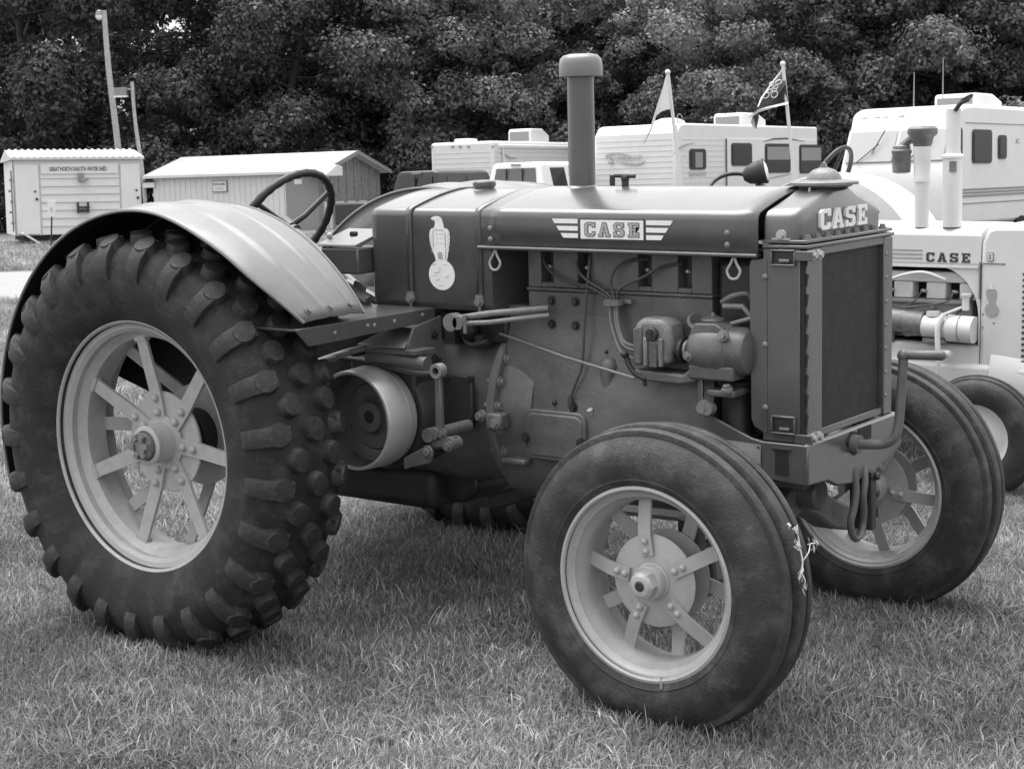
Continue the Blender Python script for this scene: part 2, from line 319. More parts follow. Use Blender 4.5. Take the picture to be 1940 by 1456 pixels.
# ------------------------------------------------------------------ wheels (axis along local -Y = outwards)
OUT = (0, -1, 0)
def arcp(pts): return pts
def build_drive_wheel(tractor, loc, rot):
    rim = MB()
    half = [(.330, 0), (.330, .035), (.338, .042), (.352, .058), (.352, .078), (.362, .088), (.372, .090), (.386, .096), (.392, .101), (.392, .107), (.384, .110), (.376, .105)]
    prof = [(r, -a) for r, a in reversed(half[1:])]+half
    rim.lathe(prof, (0, 0, 0), OUT, n=96)
    W = obj('wheel', rim, M['rim'], tractor, solid=.006, loc=loc, rot=rot, smooth=30)
    ty = MB()
    hp = [(.374, .095), (.385, .112), (.405, .130), (.44, .150), (.485, .163), (.53, .163), (.57, .151), (.600, .128), (.616, .098), (.624, .05), (.626, 0)]
    ty.lathe([(r, a) for r, a in hp]+[(r, -a) for r, a in reversed(hp[:-1])], (0, 0, 0), OUT, n=128)
    obj('tyre', ty, M['rubber'], W, smooth=60)
    # bead moulding rings on the sidewall
    # tread: shared meshes
    b = MB(); R = .034
    b.lathe([(R*1.20, -.012), (R*1.08, .004), (R*1.01, .018), (R*.95, .0235), (R*.6, .0255), (.0004, .026)], (0, 0, 0), (0, 0, 1), n=14)
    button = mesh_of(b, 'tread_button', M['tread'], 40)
    bars = []
    for side in (1, -1):
        # local frame: x tangential, y axial (out), z radial; along the tyre profile
        path = [(.503, .160), (.524, .167), (.548, .166), (.579, .158), (.606, .139), (.622, .112), (.630, .090)]
        mb = MB(); vs = []
        for k, (r, a) in enumerate(path):
            p0 = path[max(0, k-1)]; p1 = path[min(len(path)-1, k+1)]
            tr, ta = p1[0]-p0[0], p1[1]-p0[1]; l = math.hypot(tr, ta); nr, na = -ta/l, tr/l   # outward normal in (r, a)
            h = [0.001, .005, .008, .010, .011, .011, .009][k]; wd = .026*[.8, .95, 1, 1.02, 1.06, 1.06, .9][k]
            for x, hh in ((-wd-.002, -.02), (-wd, h*.8), (-wd+.003, h), (wd-.003, h), (wd, h*.8), (wd+.002, -.02)):
                rr = r+nr*hh*(1); aa = a+na*hh
                vs.append((x, side*aa*-1, rr))
        fs = []
        for k in range(len(path)-1):
            for j in range(5): fs.append((k*6+j, k*6+j+1, (k+1)*6+j+1, (k+1)*6+j))
        fs += [tuple(range(6)), tuple(range(6*(len(path)-1)+5, 6*(len(path)-1)-1, -1))]
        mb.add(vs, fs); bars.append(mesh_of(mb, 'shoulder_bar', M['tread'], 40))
    n = 25
    rnd = random.Random(4)
    for k in range(n):
        a = 2*PI*(k)/n
        for row, (off, ax, rad, tilt) in enumerate(((.5, .066, .622, .10), (0, 0, .6255, 0), (.5, -.066, .622, -.10))):
            t = a+off*2*PI/n
            mw = Matrix.Rotation(t, 4, 'Y') @ Matrix.Translation((0, -ax, rad)) @ Matrix.Rotation(tilt*1.2, 4, 'X') @ Matrix.Rotation(rnd.random()*6, 4, 'Z')
            o = link('tread_button', button, W); o.matrix_local = mw
        for side in (0, 1):
            t = a+(0 if side == 0 else .0)*2*PI/n
            o = link('shoulder_bar', bars[side], W); o.matrix_local = Matrix.Rotation(t, 4, 'Y')
            s = 1 if side == 0 else -1
            o = link('tread_button', button, W)
            o.matrix_local = Matrix.Rotation(t, 4, 'Y') @ Matrix.Translation((0, -s*.115, .6085)) @ Matrix.Rotation(s*.55, 4, 'X')
    # centre: two plates, two sets of seven flat spokes, hub
    pl = MB()
    pl.lathe([(.0005, .004), (.155, .004), (.157, 0), (.155, -.006), (.0005, -.006)], (0, 0, 0), OUT, n=48)
    obj('hub_plate', pl, M['rim'], W)
    pl2 = MB(); pl2.lathe([(.0005, -.135), (.16, -.135), (.16, -.145), (.0005, -.145)], (0, 0, 0), OUT, n=40)
    obj('hub_plate', pl2, M['rim'], W)
    ir = MB(); ir.lathe([(.062, .004), (.082, .004), (.084, .012), (.062, .016)], (0, 0, 0), OUT, n=32); obj('hub_flange', ir, M['rim'], W)
    sp = MB(); sp2 = MB()
    for mbx, (a_h, a_r, r0) in ((sp, (.009, .030, .066)), (sp2, (-.150, -.036, .1))):
        prof = [(r0, a_h), (.15, a_h), (.175, a_h+(a_r-a_h)*.12), (.318, a_r), (.330, a_r)]
        vs = []
        for i, (r, a) in enumerate(prof):
            wd = .0265-.0055*(r/.33)
            for x in (-wd, wd):
                for da in (-.005, .005): vs.append((x, -(a+da), r))
        fs = []
        for i in range(len(prof)-1):
            q = i*4
            fs += [(q, q+1, q+5, q+4), (q+2, q+6, q+7, q+3), (q, q+4, q+6, q+2), (q+1, q+3, q+7, q+5)]
        fs += [(0, 2, 3, 1), (len(vs)-4, len(vs)-3, len(vs)-1, len(vs)-2)]
        mbx.add(vs, fs)
    m1, m2 = mesh_of(sp, 'spoke', M['rim'], 30), mesh_of(sp2, 'spoke', M['rim'], 30)
    rv = MB(); rv.lathe([(.013, -.002), (.013, .003), (.0118, .008), (.0085, .012), (.004, .0138), (.0003, .0142)], (0, 0, 0), OUT, n=14); rvm = mesh_of(rv, 'rivet', M['bolt_light'], 50)
    cl = MB(); cl.box((0, -.030, .326), (.05, .022, .018)); clm = mesh_of(cl, 'spoke_foot', M['rim'], 30)
    for k in range(7):
        t = 2*PI*k/7+math.radians(-3.5)
        for me, tt in ((m1, t), (m2, t+PI/7)):
            o = link('spoke', me, W); o.rotation_euler = (0, tt, 0)
        o = link('spoke_foot', clm, W); o.rotation_euler = (0, t, 0)
        for r in (.093, .137):
            o = link('rivet', rvm, W); o.matrix_local = Matrix.Rotation(t, 4, 'Y') @ Matrix.Translation((0, -.0135, r))
    hb = MB()
    hb.lathe([(.062, 0), (.063, .014), (.060, .018), (.058, .070), (.061, .073), (.061, .080), (.056, .084), (.046, .084)], (0, 0, 0), OUT, n=40)
    obj('hub', hb, M['rim'], W, smooth=40)
    nu = MB(); nu.cyl((0, -.078, 0), (0, -.100, 0), .043, n=20)
    for k in range(6):
        a = 2*PI*k/6; nu.box((math.cos(a)*.030, -.106, math.sin(a)*.030), (.018, .016, .018), Matrix.Rotation(-a, 3, 'Y'))
    nu.cyl((0, -.09, 0), (0, -.106, 0), .022, n=16)
    obj('axle_nut', nu, M['light_cast'], W, bevel=.0015)
    dr = MB(); dr.lathe([(.0005, -.15), (.12, -.15), (.12, -.30), (.0005, -.30)], (0, 0, 0), OUT, n=32)
    obj('brake_drum', dr, M['cast_dark'], W)
    return W
def build_guide_wheel(tractor, loc, rot, phase=28):
    rim = MB()
    half = [(.213, 0), (.213, .030), (.217, .046), (.226, .058), (.228, .068), (.236, .074), (.240, .080), (.250, .083), (.255, .086), (.255, .091), (.249, .093), (.243, .089)]
    rim.lathe([(r, -a) for r, a in reversed(half[1:])]+half, (0, 0, 0), OUT, n=80)
    W = obj('wheel', rim, M['rim'], tractor, solid=.005, loc=loc, rot=rot, smooth=30)
    ty = MB()
    hp = [(.240, .080), (.250, .090), (.268, .098), (.272, .101), (.276, .100), (.30, .106), (.33, .104), (.352, .094), (.368, .080), (.376, .073), (.379, .070)]
    # three rounded ribs
    crown = [(.386, .070), (.394, .0675), (.397, .062), (.398, .046), (.395, .0415), (.374, .039), (.372, .025), (.396, .0225), (.403, .018), (.405, .008), (.405, 0)]
    allh = hp+crown
    ty.lathe(allh+[(r, -a) for r, a in reversed(allh[:-1])], (0, 0, 0), OUT, n=110)
    obj('tyre', ty, M['rubber_dusty'], W, smooth=28)
    pl = MB(); pl.lathe([(.0005, .046), (.05, .046), (.118, .040), (.122, .037), (.120, .033), (.0005, .033)], (0, 0, 0), OUT, n=44); obj('hub_plate', pl, M['rim'], W)
    pl = MB(); pl.lathe([(.0005, -.046), (.12, -.040), (.122, -.034), (.0005, -.034)], (0, 0, 0), OUT, n=40); obj('hub_plate', pl, M['rim'], W)
    for sgn, ph in ((1, 0), (-1, PI/5)):
        mbx = MB(); vs = []
        prof = [(.068, .049), (.118, .046), (.135, .043), (.205, .018), (.214, .016)]
        for r, a in prof:
            wd = .0185
            for x in (-wd, wd):
                for da in (-.004, .004): vs.append((x, -sgn*(a+da), r))
        fs = []
        for i in range(len(prof)-1):
            q = i*4; fs += [(q, q+1, q+5, q+4), (q+2, q+6, q+7, q+3), (q, q+4, q+6, q+2), (q+1, q+3, q+7, q+5)]
        fs += [(0, 2, 3, 1), (len(vs)-4, len(vs)-3, len(vs)-1, len(vs)-2)]
        mbx.add(vs, fs); me = mesh_of(mbx, 'spoke', M['rim'], 30)
        rv = MB(); rv.lathe([(.0095, -.003), (.0095, .002), (.008, .006), (.004, .0088), (.0003, .0095)], (0, 0, 0), (0, -sgn, 0), n=12); rvm = mesh_of(rv, 'rivet', M['bolt_light'], 50)
        for k in range(5):
            t = PI/2-math.radians(phase)+2*PI*k/5+ph       # rotation about Y takes +Z towards +X
            o = link('spoke', me, W); o.rotation_euler = (0, t, 0)
            for r, a in ((.080, .0535), (.106, .0515)):
                o = link('rivet', rvm, W); o.matrix_local = Matrix.Rotation(t, 4, 'Y') @ Matrix.Translation((0, -sgn*a, r))
    hb = MB(); hb.lathe([(.050, .044), (.050, .05), (.046, .052), (.045, .075), (.043, .078), (.030, .078)], (0, 0, 0), OUT, n=36)
    obj('hub', hb, M['rim'], W, smooth=40)
    hb = MB(); hb.lathe([(.058, -.04), (.055, -.10), (.03, -.105), (.0005, -.105)], (0, 0, 0), OUT, n=30); obj('hub_back', hb, M['rim'], W, smooth=40)
    nu = MB(); nu.cyl((0, -.074, 0), (0, -.102, 0), .037, n=6); nu.lathe([(.034, .100), (.026, .108), (.014, .110), (.012, .106), (.0005, .106)], (0, 0, 0), OUT, n=24)
    obj('hub_cap', nu, M['rim'], W, bevel=.003)
    gh = MB(); gh.lathe([(.013, .109), (.011, .1125), (.0004, .1125)], (0, 0, 0), OUT, n=14); obj('grease_hole', gh, M['cast_dark'], W)
    st = MB(); st.cyl((.05, -.088, -.235), (.056, -.100, -.262), .004, n=8); obj('valve_stem', st, M['bolt'], W)
    return W

# ------------------------------------------------------------------ the dark tractor in front
T = empty('tractor')
tag(T, 'large dark vintage tractor with pale spoked wheels and white eagle decal, parked on the lawn', 'tractor')
ZR, ZF, XF = .626, .395, 1.672
YR, YF = -.83, -.65
rw = build_drive_wheel(T, (0, YR, ZR), (0, math.radians(-5), 0))
rw['label'] = 'big lugged wheel with seven pale spokes, nearest the viewer'
rw2 = copy_tree(rw, T); rw2.location = (0, -YR, ZR); rw2.rotation_euler = (0, 0, PI); rw2['label'] = 'big lugged wheel on the shaded far side'
fw = build_guide_wheel(T, (XF, YF, ZF), (0, 0, 0))
fw['label'] = 'ribbed wheel with five pale spokes, nearest the viewer'
fw2 = copy_tree(fw, T); fw2.location = (XF, -YF, ZF); fw2.rotation_euler = (0, math.radians(20), PI); fw2['label'] = 'ribbed wheel on the far side seen from within'

# hood, tank and radiator ------------------------------------------------
def section(hw, zb, zs=1.290, zc=1.367, rr=.025, drop=0):
    """half outline from lower edge up over the shoulder to the ridge, then mirrored"""
    pts = [(-hw, zb), (-hw, zs-.02)]
    for k in range(7):
        a = PI+ (PI/2-.26)*(-k/6)      # quarter round of the shoulder
        pts.append((-hw+rr+rr*math.cos(a), zs+rr*math.sin(a)))
    y1, z1 = pts[-1]
    for k in range(1, 9):
        t = k/8; pts.append((y1+(0-y1)*t, z1+(zc-z1)*(1-(1-t)**1.6)))
    return pts+[(-y, z) for y, z in reversed(pts[:-1])]
def sweep(mb, prof, xs, cap=(False, False), wob=0):
    n = len(prof); vs = [(x, y, z) for x in xs for y, z in prof]
    fs = [(i*n+j, i*n+j+1, (i+1)*n+j+1, (i+1)*n+j) for i in range(len(xs)-1) for j in range(n-1)]
    if cap[0]: fs.append(tuple(range(n)))
    if cap[1]: fs.append(tuple(range((len(xs)-1)*n, len(xs)*n)))
    return mb.add(vs, fs)
mb = MB(); sweep(mb, section(.284, 1.203), [.828+(1.756-.828)*i/12 for i in range(13)])
hood = obj('hood', mb, M['paint'], T, solid=.005, smooth=40)
for s in (-1, 1):
    mb = MB(); mb.tube([(.815, s*.287, 1.200), (1.754, s*.287, 1.198)], .006, n=8); mb.bx(.815, 1.754, s*.262, s*.285, 1.196, 1.2005)
    obj('hood_edge', mb, M['paint'], hood, smooth=50)
mb = MB()
tprof = section(.278, 1.03, 1.290, 1.362)
tclosed = tprof+[(.265, 1.006), (.24, 1.0), (-.24, 1.0), (-.265, 1.006)]
n = len(tclosed); xs = [.372, .376, .386, .41, .60, .858]; ins = [.030, .012, .003, 0, 0, 0]
vs = []
for x, q in zip(xs, ins):
    for y, z in tclosed: vs.append((x, y*(1-q/.278), 1.18+(z-1.18)*(1-q/.18)))
fs = [(i*n+j, i*n+(j+1) % n, (i+1)*n+(j+1) % n, (i+1)*n+j) for i in range(len(xs)-1) for j in range(n)]
fs += [tuple(range(n)), tuple(range((len(xs)-1)*n, len(xs)*n))]
mb.add(vs, fs); tank = obj('fuel_tank', mb, M['paint'], T, smooth=40)
for x0, x1 in ((.530, .552), (.800, .824)):
    mb = MB(); sweep(mb, [(y*1.012, z+.003) for y, z in section(.278, 1.03, 1.290, 1.362)], [x0, x1])
    st = obj('tank_strap', mb, M['paint'], T, solid=.004, smooth=40)
    mb = MB(); mb.cyl(((x0+x1)/2, -.284, 1.032), ((x0+x1)/2, -.284, .985), .005, n=8); mb.hexbolt(((x0+x1)/2, -.284, 1.036), (0, -1, 0), .011, .014); mb.box(((x0+x1)/2, -.284, 1.045), (.026, .01, .022))
    obj('strap_bolt', mb, M['bolt'], st, smooth=30)
# fuel cap with dished collar
mb = MB(); mb.lathe([(.060, -.012), (.046, -.004), (.036, .004), (.033, .006), (.033, .010), (.037, .012), (.037, .024), (.034, .028), (.0005, .029)], (.638, -.02, 1.358), (0, 0, 1), n=28)
obj('fuel_cap', mb, M['paint'], tank, smooth=30)
# rivet pairs and hanging rings on the hood side
for x in (.862, 1.664):
    for z in (1.257, 1.225):
        mb = MB(); mb.rivet((x, -.287, z), (0, -1, 0), .009); obj('rivet', mb, M['bolt'], hood)
for x in (.874, 1.682):
    pts = smoothcurve([(x-.006, -.275, 1.192), (x-.012, -.279, 1.175), (x-.022, -.281, 1.155), (x-.012, -.282, 1.136), (x+.008, -.282, 1.136), (x+.018, -.281, 1.155), (x+.006, -.279, 1.175), (x-.004, -.275, 1.196)], 5)
    mb = MB(); mb.tube(pts, .0038, n=6); obj('pull_ring', mb, M['bolt_light'], hood)
# hood decal: winged bars and the framed word
YD = -.2875
fh = lambda a, b, d: Vector((a, YD-d, b))
def flat(name, poly, m, parent, d=.0012, y=YD):
    mb = MB(); mb.prism(poly, lambda a, b, dd: (a, y-dd, b), 0, d); return obj(name, mb, m, parent, smooth=0)
BX0, BX1, BZ0, BZ1 = 1.189, 1.400, 1.2335, 1.287
flat('decal_frame', [(BX0-.004, BZ0-.003), (BX1+.004, BZ0-.003), (BX1+.004, BZ1+.003), (BX0-.004, BZ1+.003)], M['decal_dark'], hood, .0008)
flat('decal_panel', [(BX0, BZ0), (BX1, BZ0), (BX1, BZ1), (BX0, BZ1)], M['decal'], hood, .0016)
for k in range(3):
    z1 = 1.289-k*.0205; z0 = z1-.0130; xl = 1.089+k*.0150; xr = 1.496-k*.0150
    flat('decal_bar', [(xl, z1), (BX0-.010, z1), (BX0-.010, z0), (xl+.009, z0)], M['decal'], hood, .0012)
    flat('decal_bar', [(BX1+.009, z1-.001), (xr, z1-.001), (xr-.009, z0-.001), (BX1+.009, z0-.001)], M['decal'], hood, .0012)
word_case('decal_letter', lambda a, b, d: Vector((1.2035+a, YD-.0020-d, 1.2405+b)), .183, .0395, .013, M['decal_dark'], hood, .0008, .0010)
word_case('decal_letter', lambda a, b, d: Vector((1.2035+a, YD-.0028-d, 1.2405+b)), .183, .0395, .013, M['decal_grey'], hood, .0008, -.0011)
# eagle decal on the tank
YE = -.2788
def flatE(name, poly, m, d): return flat(name, poly, m, tank, d, YE)
def e(px, py): return (.6195+(px-265)*.000285+.0*py, 1.2915-(py-155)*.0002005)   # decal drawing units to metres
eag = [(300, 205), (305, 183), (330, 168), (370, 158), (410, 165), (435, 182), (450, 215), (465, 275), (478, 340), (500, 342), (525, 358), (542, 395), (550, 460), (545, 560), (532, 660), (515, 760), (500, 835),
       (470, 835), (350, 835), (335, 760), (305, 680), (285, 610), (272, 530), (270, 440), (278, 385), (300, 348), (335, 338), (350, 290), (352, 250), (345, 225), (325, 228)]
flatE('decal_eagle', [e(*p) for p in eag], M['decal'], .0010)
gl = [(425+178*math.cos(a), 1050+232*math.sin(a)) for a in [2*PI*k/36 for k in range(36)]]
flatE('decal_globe', [e(*p) for p in gl], M['decal'], .0014)
for poly in ([(378, 705), (440, 705), (448, 815), (385, 812)], [(318, 380), (326, 378), (326, 640), (318, 630)], [(490, 380), (484, 470), (486, 640), (497, 625), (492, 480)], [(330, 362), (475, 362), (475, 372), (330, 370)], [(488, 650), (500, 650), (488, 825), (478, 825)],
             [(395, 200), (412, 203), (405, 211), (392, 208)]):
    flatE('decal_line', [e(*p) for p in poly], M['decal_grey'], .0018)
for poly in ([(300, 890), (350, 880), (352, 890), (305, 905)], [(320, 1015), (400, 1010), (398, 1020), (322, 1024)], [(350, 1135), (395, 1110), (400, 1118), (352, 1148)], [(470, 1090), (520, 1060), (524, 1068), (474, 1100)], [(380, 1205), (430, 1212), (428, 1222), (382, 1214)], [(455, 900), (505, 880), (508, 888), (460, 910)], [(396, 1000), (402, 930), (408, 930), (404, 1002)], [(300, 1060), (360, 1058), (360, 1064), (300, 1066)]):
    flatE('decal_line', [e(*p) for p in poly], M['decal_grey'], .0018)

for k in range(5):
    y_ = 430+k*60
    for sgn_, x_ in ((1, 284), (-1, 540)):
        flatE('decal_line', [e(x_+sgn_*2, y_), e(x_+sgn_*26, y_+42), e(x_+sgn_*26, y_+47), e(x_+sgn_*2, y_+8)], M['decal_grey'], .0018)
for k in range(9):
    x_, y_ = 350+(k % 3)*48+12*((k//3) % 2), 420+(k//3)*70
    flatE('decal_line', [e(x_, y_), e(x_+16, y_+16), e(x_+32, y_), e(x_+16, y_+10)], M['decal_grey'], .0018)
flatE('decal_line', [e(302, 206), e(340, 208), e(352, 222), e(348, 228), e(338, 214), e(302, 210)], M['decal_grey'], .0018)
# radiator: top tank with raised letters, flange, core, side panels
mb = MB()
gp = [(-.262, 1.240), (-.262, 1.287), (-.256, 1.303), (-.243, 1.314), (-.20, 1.326), (-.12, 1.348), (-.08, 1.362), (-.062, 1.370), (-.05, 1.3725)]
gp = gp+[(-y, z) for y, z in reversed(gp)]
n = len(gp); xs = [1.764, 1.830, 1.846, 1.856, 1.861]; ins = [0, 0, .005, .015, .030]; vs = []
for x, q in zip(xs, ins):
    for y, z in gp: vs.append((x, y*(1-q/.262), z-q*.55*(1 if z > 1.25 else 0)))
fs = [(i*n+j, i*n+j+1, (i+1)*n+j+1, (i+1)*n+j) for i in range(len(xs)-1) for j in range(n-1)]+[tuple(range(n)), tuple(range((len(xs)-1)*n, len(xs)*n))]
mb.add(vs, fs); radt = obj('radiator_top', mb, M['paint'], T, smooth=35)
word_case('raised_letter', lambda a, b, d: Vector((1.8615+d, -.145+a, 1.258+b)), .288, .055, .014, M['decal'], radt, .008)
mb = MB(); mb.bx(1.760, 1.888, -.272, .272, 1.2305, 1.2405); obj('radiator_flange', mb, M['paint'], radt, bevel=.003)
mb = MB(); mb.bx(1.762, 1.893, -.276, .276, 1.218, 1.2275); obj('radiator_flange', mb, M['paint'], radt, bevel=.003)
for k in range(9):
    mb = MB(); y = -.235+k*.058; mb.hexbolt((1.876, y, 1.241), (0, 0, 1), .008, .012); obj('flange_bolt', mb, M['bolt'], radt)
mb = MB(); mb.hexbolt((1.815, -.266, 1.253), (0, -1, 0), .010, .012); mb.box((1.815, -.267, 1.243), (.05, .012, .005)); obj('flange_bolt', mb, M['bolt_light'], radt)
# filler cap
mb = MB(); mb.lathe([(.075, 0), (.078, .004), (.095, .006), (.095, .013), (.090, .016), (.05, .020), (.044, .034), (.030, .046), (.012, .052), (.0005, .053)], (1.806, 0, 1.368), (0, 0, 1), n=32)
cap = obj('radiator_cap', mb, M['light_cast'], T, smooth=30)
mb = MB(); mb.prism([(-.022, 0), (.022, 0), (.004, .040), (-.004, .040)], lambda a, b, d: (1.806+a, d, 1.395+b), -.004, .004); mb.prism([(-.03, 0), (.03, 0), (.006, .026), (-.006, .026)], lambda a, b, d: (1.806+d, a, 1.388+b), -.004, .004)
obj('cap_handle', mb, M['light_cast'], cap, bevel=.002)
mb = MB(); mb.cyl((1.806, -.085, 1.370), (1.806, -.088, 1.345), .004, n=8); mb.ball((1.806, -.089, 1.340), .010); obj('cap_chain', mb, M['bolt_light'], cap)
# core
mb = MB(); mb.bx(1.80, 1.874, -.20, .232, .722, 1.216); core = obj('radiator_core', mb, M['core'], T, smooth=0)
mb = MB(); mb.bx(1.874, 1.886, -.176, .236, 1.196, 1.2175); mb.bx(1.874, 1.884, -.176, .236, .705, .726); obj('core_frame', mb, M['paint'], core, bevel=.002)
for y0, y1 in ((-.262, -.174), (.215, .272)):
    mb = MB(); mb.bx(1.862, 1.8895, y0, y1, .702, 1.217); p = obj('radiator_post', mb, M['paint'], core, bevel=.004)
    if y0 > 0:
        for k in range(7):
            mb = MB(); mb.rivet((1.8895, y0+.012, .76+k*.068), (1, 0, 0), .0065); obj('rivet', mb, M['bolt'], core)
for k in range(9):   # notched seam between the shutter post and the side panel
    z = .745+k*.0535; mb = MB(); mb.prism([(0, 0), (.006, .018), (.012, .030), (0, .034)], lambda a, b, d: (d, -.270+a+.004, z+b), 1.886, 1.8905)
    obj('seam_notch', mb, M['dark'], core, smooth=0)
mb = MB(); mb.bx(1.868, 1.884, -.268, -.2625, .71, 1.216); obj('panel_gap_shadow', mb, M['dark'], core, smooth=0)  # dark bar painted in as the shadow inside the panel seam
for s in (-1, 1):
    mb = MB(); y = s*.268
    pts = [(1.726, .755), (1.735, .735), (1.762, .722), (1.762, .700), (1.872, .700), (1.872, 1.217), (1.764, 1.217), (1.764, 1.19), (1.728, 1.187), (1.722, 1.17)]
    mb.prism(pts, lambda a, b, d: (a, d, b), y-.004, y+.004); sp_ = obj('side_panel', mb, M['paint'], T, bevel=.002)
    mb = MB(); mb.bx(1.764, 1.776, y-.003*1, y-.006*1, .72, 1.19) if s < 0 else mb.bx(1.764, 1.776, y+.003, y+.006, .72, 1.19); obj('panel_rib', mb, M['paint'], sp_)
    for z in (1.142, .96, .79):
        mb = MB(); mb.rivet((1.770, y+s*.006, z), (0, s, 0), .009); obj('rivet', mb, M['bolt'], sp_)
    for z0, z1 in ((1.172, 1.216), (.722, .772)):
        mb = MB(); fr = .0055
        for a0, a1, b0, b1 in ((1.789, 1.862, z1-fr, z1), (1.789, 1.862, z0, z0+fr), (1.789, 1.789+fr, z0+fr, z1-fr), (1.862-fr, 1.862, z0+fr, z1-fr)):
            mb.bx(a0, a1, y+s*.004, y+s*.014, b0, b1)
        o = obj('panel_pocket', mb, M['paint'], sp_, bevel=.0025)
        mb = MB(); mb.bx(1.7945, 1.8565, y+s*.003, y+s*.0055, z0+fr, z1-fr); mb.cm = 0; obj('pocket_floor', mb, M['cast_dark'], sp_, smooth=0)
        mb = MB(); mb.box((1.83, y+s*.010, z0+.015), (.03, .008, .008)); obj('pocket_lug', mb, M['bolt'], sp_, bevel=.002)
for z in (1.199, .712):   # corner clamp plates with two bolts
    mb = MB(); mb.bx(1.86, 1.912, -.280, -.272, z-.012, z+.014); mb.bx(1.888, 1.896, -.275, -.195, z-.012, z+.014); o = obj('corner_clamp', mb, M['paint'], core, bevel=.002)
    for y in (-.245, -.21):
        mb = MB(); mb.hexbolt((1.896, y, z+.001), (1, 0, 0), .009, .012); obj('clamp_bolt', mb, M['bolt_light'], core)
# exhaust stack with rain cap
mb = MB(); mb.lathe([(.040, 0), (.0405, .10), (.0405, .36), (.036, .36), (.036, .30)], (1.0, 0, 1.352), (0, 0, 1), n=28); mb.lathe([(.062, .000), (.055, .012), (.0415, .02)], (1.0, 0, 1.352), (0, 0, 1), n=28)
stk = obj('exhaust_stack', mb, M['paint'], T, smooth=40)
mb = MB(); mb.bx(.955, .962, -.008, .008, 1.40, 1.68); obj('stack_seam', mb, M['paint'], stk)
mb = MB(); mb.lathe([(.060, -.005), (.066, -.006), (.0665, .004), (.066, .030), (.062, .046), (.052, .056), (.036, .0605), (.0005, .062)], (1.002, 0, 1.703), (0, 0, 1), n=36); mb.lathe([(.0005, -.003), (.060, -.004)], (1.002, 0, 1.703), (0, 0, 1), n=36)
obj('stack_cap', mb, M['sheet'], stk, smooth=50)
# priming valve and breather on the hood top
mb = MB(); mb.cyl((1.155, 0, 1.362), (1.155, 0, 1.385), .011, n=12); mb.ball((1.155, 0, 1.392), .013); mb.cyl((1.118, 0, 1.400), (1.190, 0, 1.398), .006, n=8); mb.cyl((1.155, 0, 1.39), (1.155, 0, 1.404), .007, n=8)
obj('priming_tap', mb, M['cast_dark'], hood)
# ------------------------------------------------------------------ engine, chassis, controls
def castbody(mb, xs, sec):
    """sec(x) -> list of (y, z) for the near half; mirrored and closed"""
    rows = [sec(x) for x in xs]; rows = [r+[(-y, z) for y, z in reversed(r)] for r in rows]
    n = len(rows[0]); vs = [(x, y, z) for x, r in zip(xs, rows) for y, z in r]
    fs = [(i*n+j, i*n+(j+1) % n, (i+1)*n+(j+1) % n, (i+1)*n+j) for i in range(len(xs)-1) for j in range(n)]
    fs += [tuple(range(n)), tuple(range((len(xs)-1)*n, len(xs)*n))]
    return mb.add(vs, fs)
def crank_sec(x):
    q = max(0, min(1, (x-1.0)/.5)); b = .235+.02*math.sin(q*PI)
    return [(-.02, .40), (-.13, .42), (-.20, .46), (-b, .53), (-b-.012, .60), (-b-.006, .70), (-b+.004, .78), (-.222, .86), (-.208, .92), (-.200, .96), (-.198, 1.02)]
mb = MB(); castbody(mb, [.84, .86, .95, 1.05, 1.2, 1.35, 1.5, 1.575, 1.585], crank_sec); blk = obj('engine_block', mb, M['cast'], T, smooth=50)
mb = MB(); mb.bx(.932, 1.566, -.199, .199, 1.0, 1.068); mb.bx(.930, 1.570, -.206, .206, 1.0685, 1.0785); obj('block_deck', mb, M['cast'], blk, bevel=.004)
mb = MB()   # cylinder head side with four plug pockets
slots = [(.982, 1.026), (1.115, 1.160), (1.324, 1.368), (1.456, 1.500)]
edges = [.934]+[v for s_ in slots for v in s_]+[1.566]
for k in range(0, len(edges), 2): mb.bx(edges[k], edges[k+1], -.200, -.15, 1.0790, 1.19)
mb.bx(.934, 1.566, -.150, .2, 1.0790, 1.19)
for a, b in slots: mb.bx(a, b, -.2, -.151, 1.0790, 1.094)
obj('cylinder_head', mb, M['cast'], blk, bevel=.003)
leads = []
for i, (a, b) in enumerate(slots):
    x = (a+b)/2+.012; mb = MB()
    mb.cyl((x, -.150, 1.135), (x, -.168, 1.137), .010, n=6); mb.cyl((x, -.168, 1.137), (x, -.200, 1.141), .006, .005, n=10); mb.ball((x, -.204, 1.142), .0055)
    obj('spark_plug', mb, M['bolt_light'], blk)
RX, RZ = 1.258, 1.052
paths = [[(.995, -.205, 1.165), (1.02, -.215, 1.135), (1.08, -.222, 1.105), (1.17, -.225, 1.088), (1.225, -.228, 1.066), (RX-.015, -.226, RZ)],
         [(1.115, -.205, 1.16), (1.13, -.215, 1.13), (1.165, -.22, 1.105), (1.21, -.224, 1.085), (1.24, -.226, 1.068), (RX-.005, -.226, RZ)],
         [(1.36, -.20, 1.172), (1.305, -.215, 1.168), (1.262, -.222, 1.145), (1.248, -.226, 1.11), (1.252, -.226, 1.075), (RX+.002, -.226, RZ)],
         [(1.47, -.20, 1.163), (1.41, -.215, 1.152), (1.36, -.222, 1.125), (1.30, -.226, 1.10), (1.272, -.226, 1.08), (RX+.010, -.226, RZ)]]
for p in paths:
    mb = MB(); mb.tube(smoothcurve(p, 6), .0045, n=7); obj('ignition_lead', mb, M['wire'], blk)
mb = MB(); mb.lathe([(.024, -.006), (.030, -.004), (.030, .010), (.024, .013), (.012, .013)], (RX, -.228, RZ-.008), (0, 0, 1), n=20); mb.bx(RX-.004, RX+.05, -.215, -.20, RZ-.008, RZ+.004)
obj('lead_ring', mb, M['light_cast'], blk)
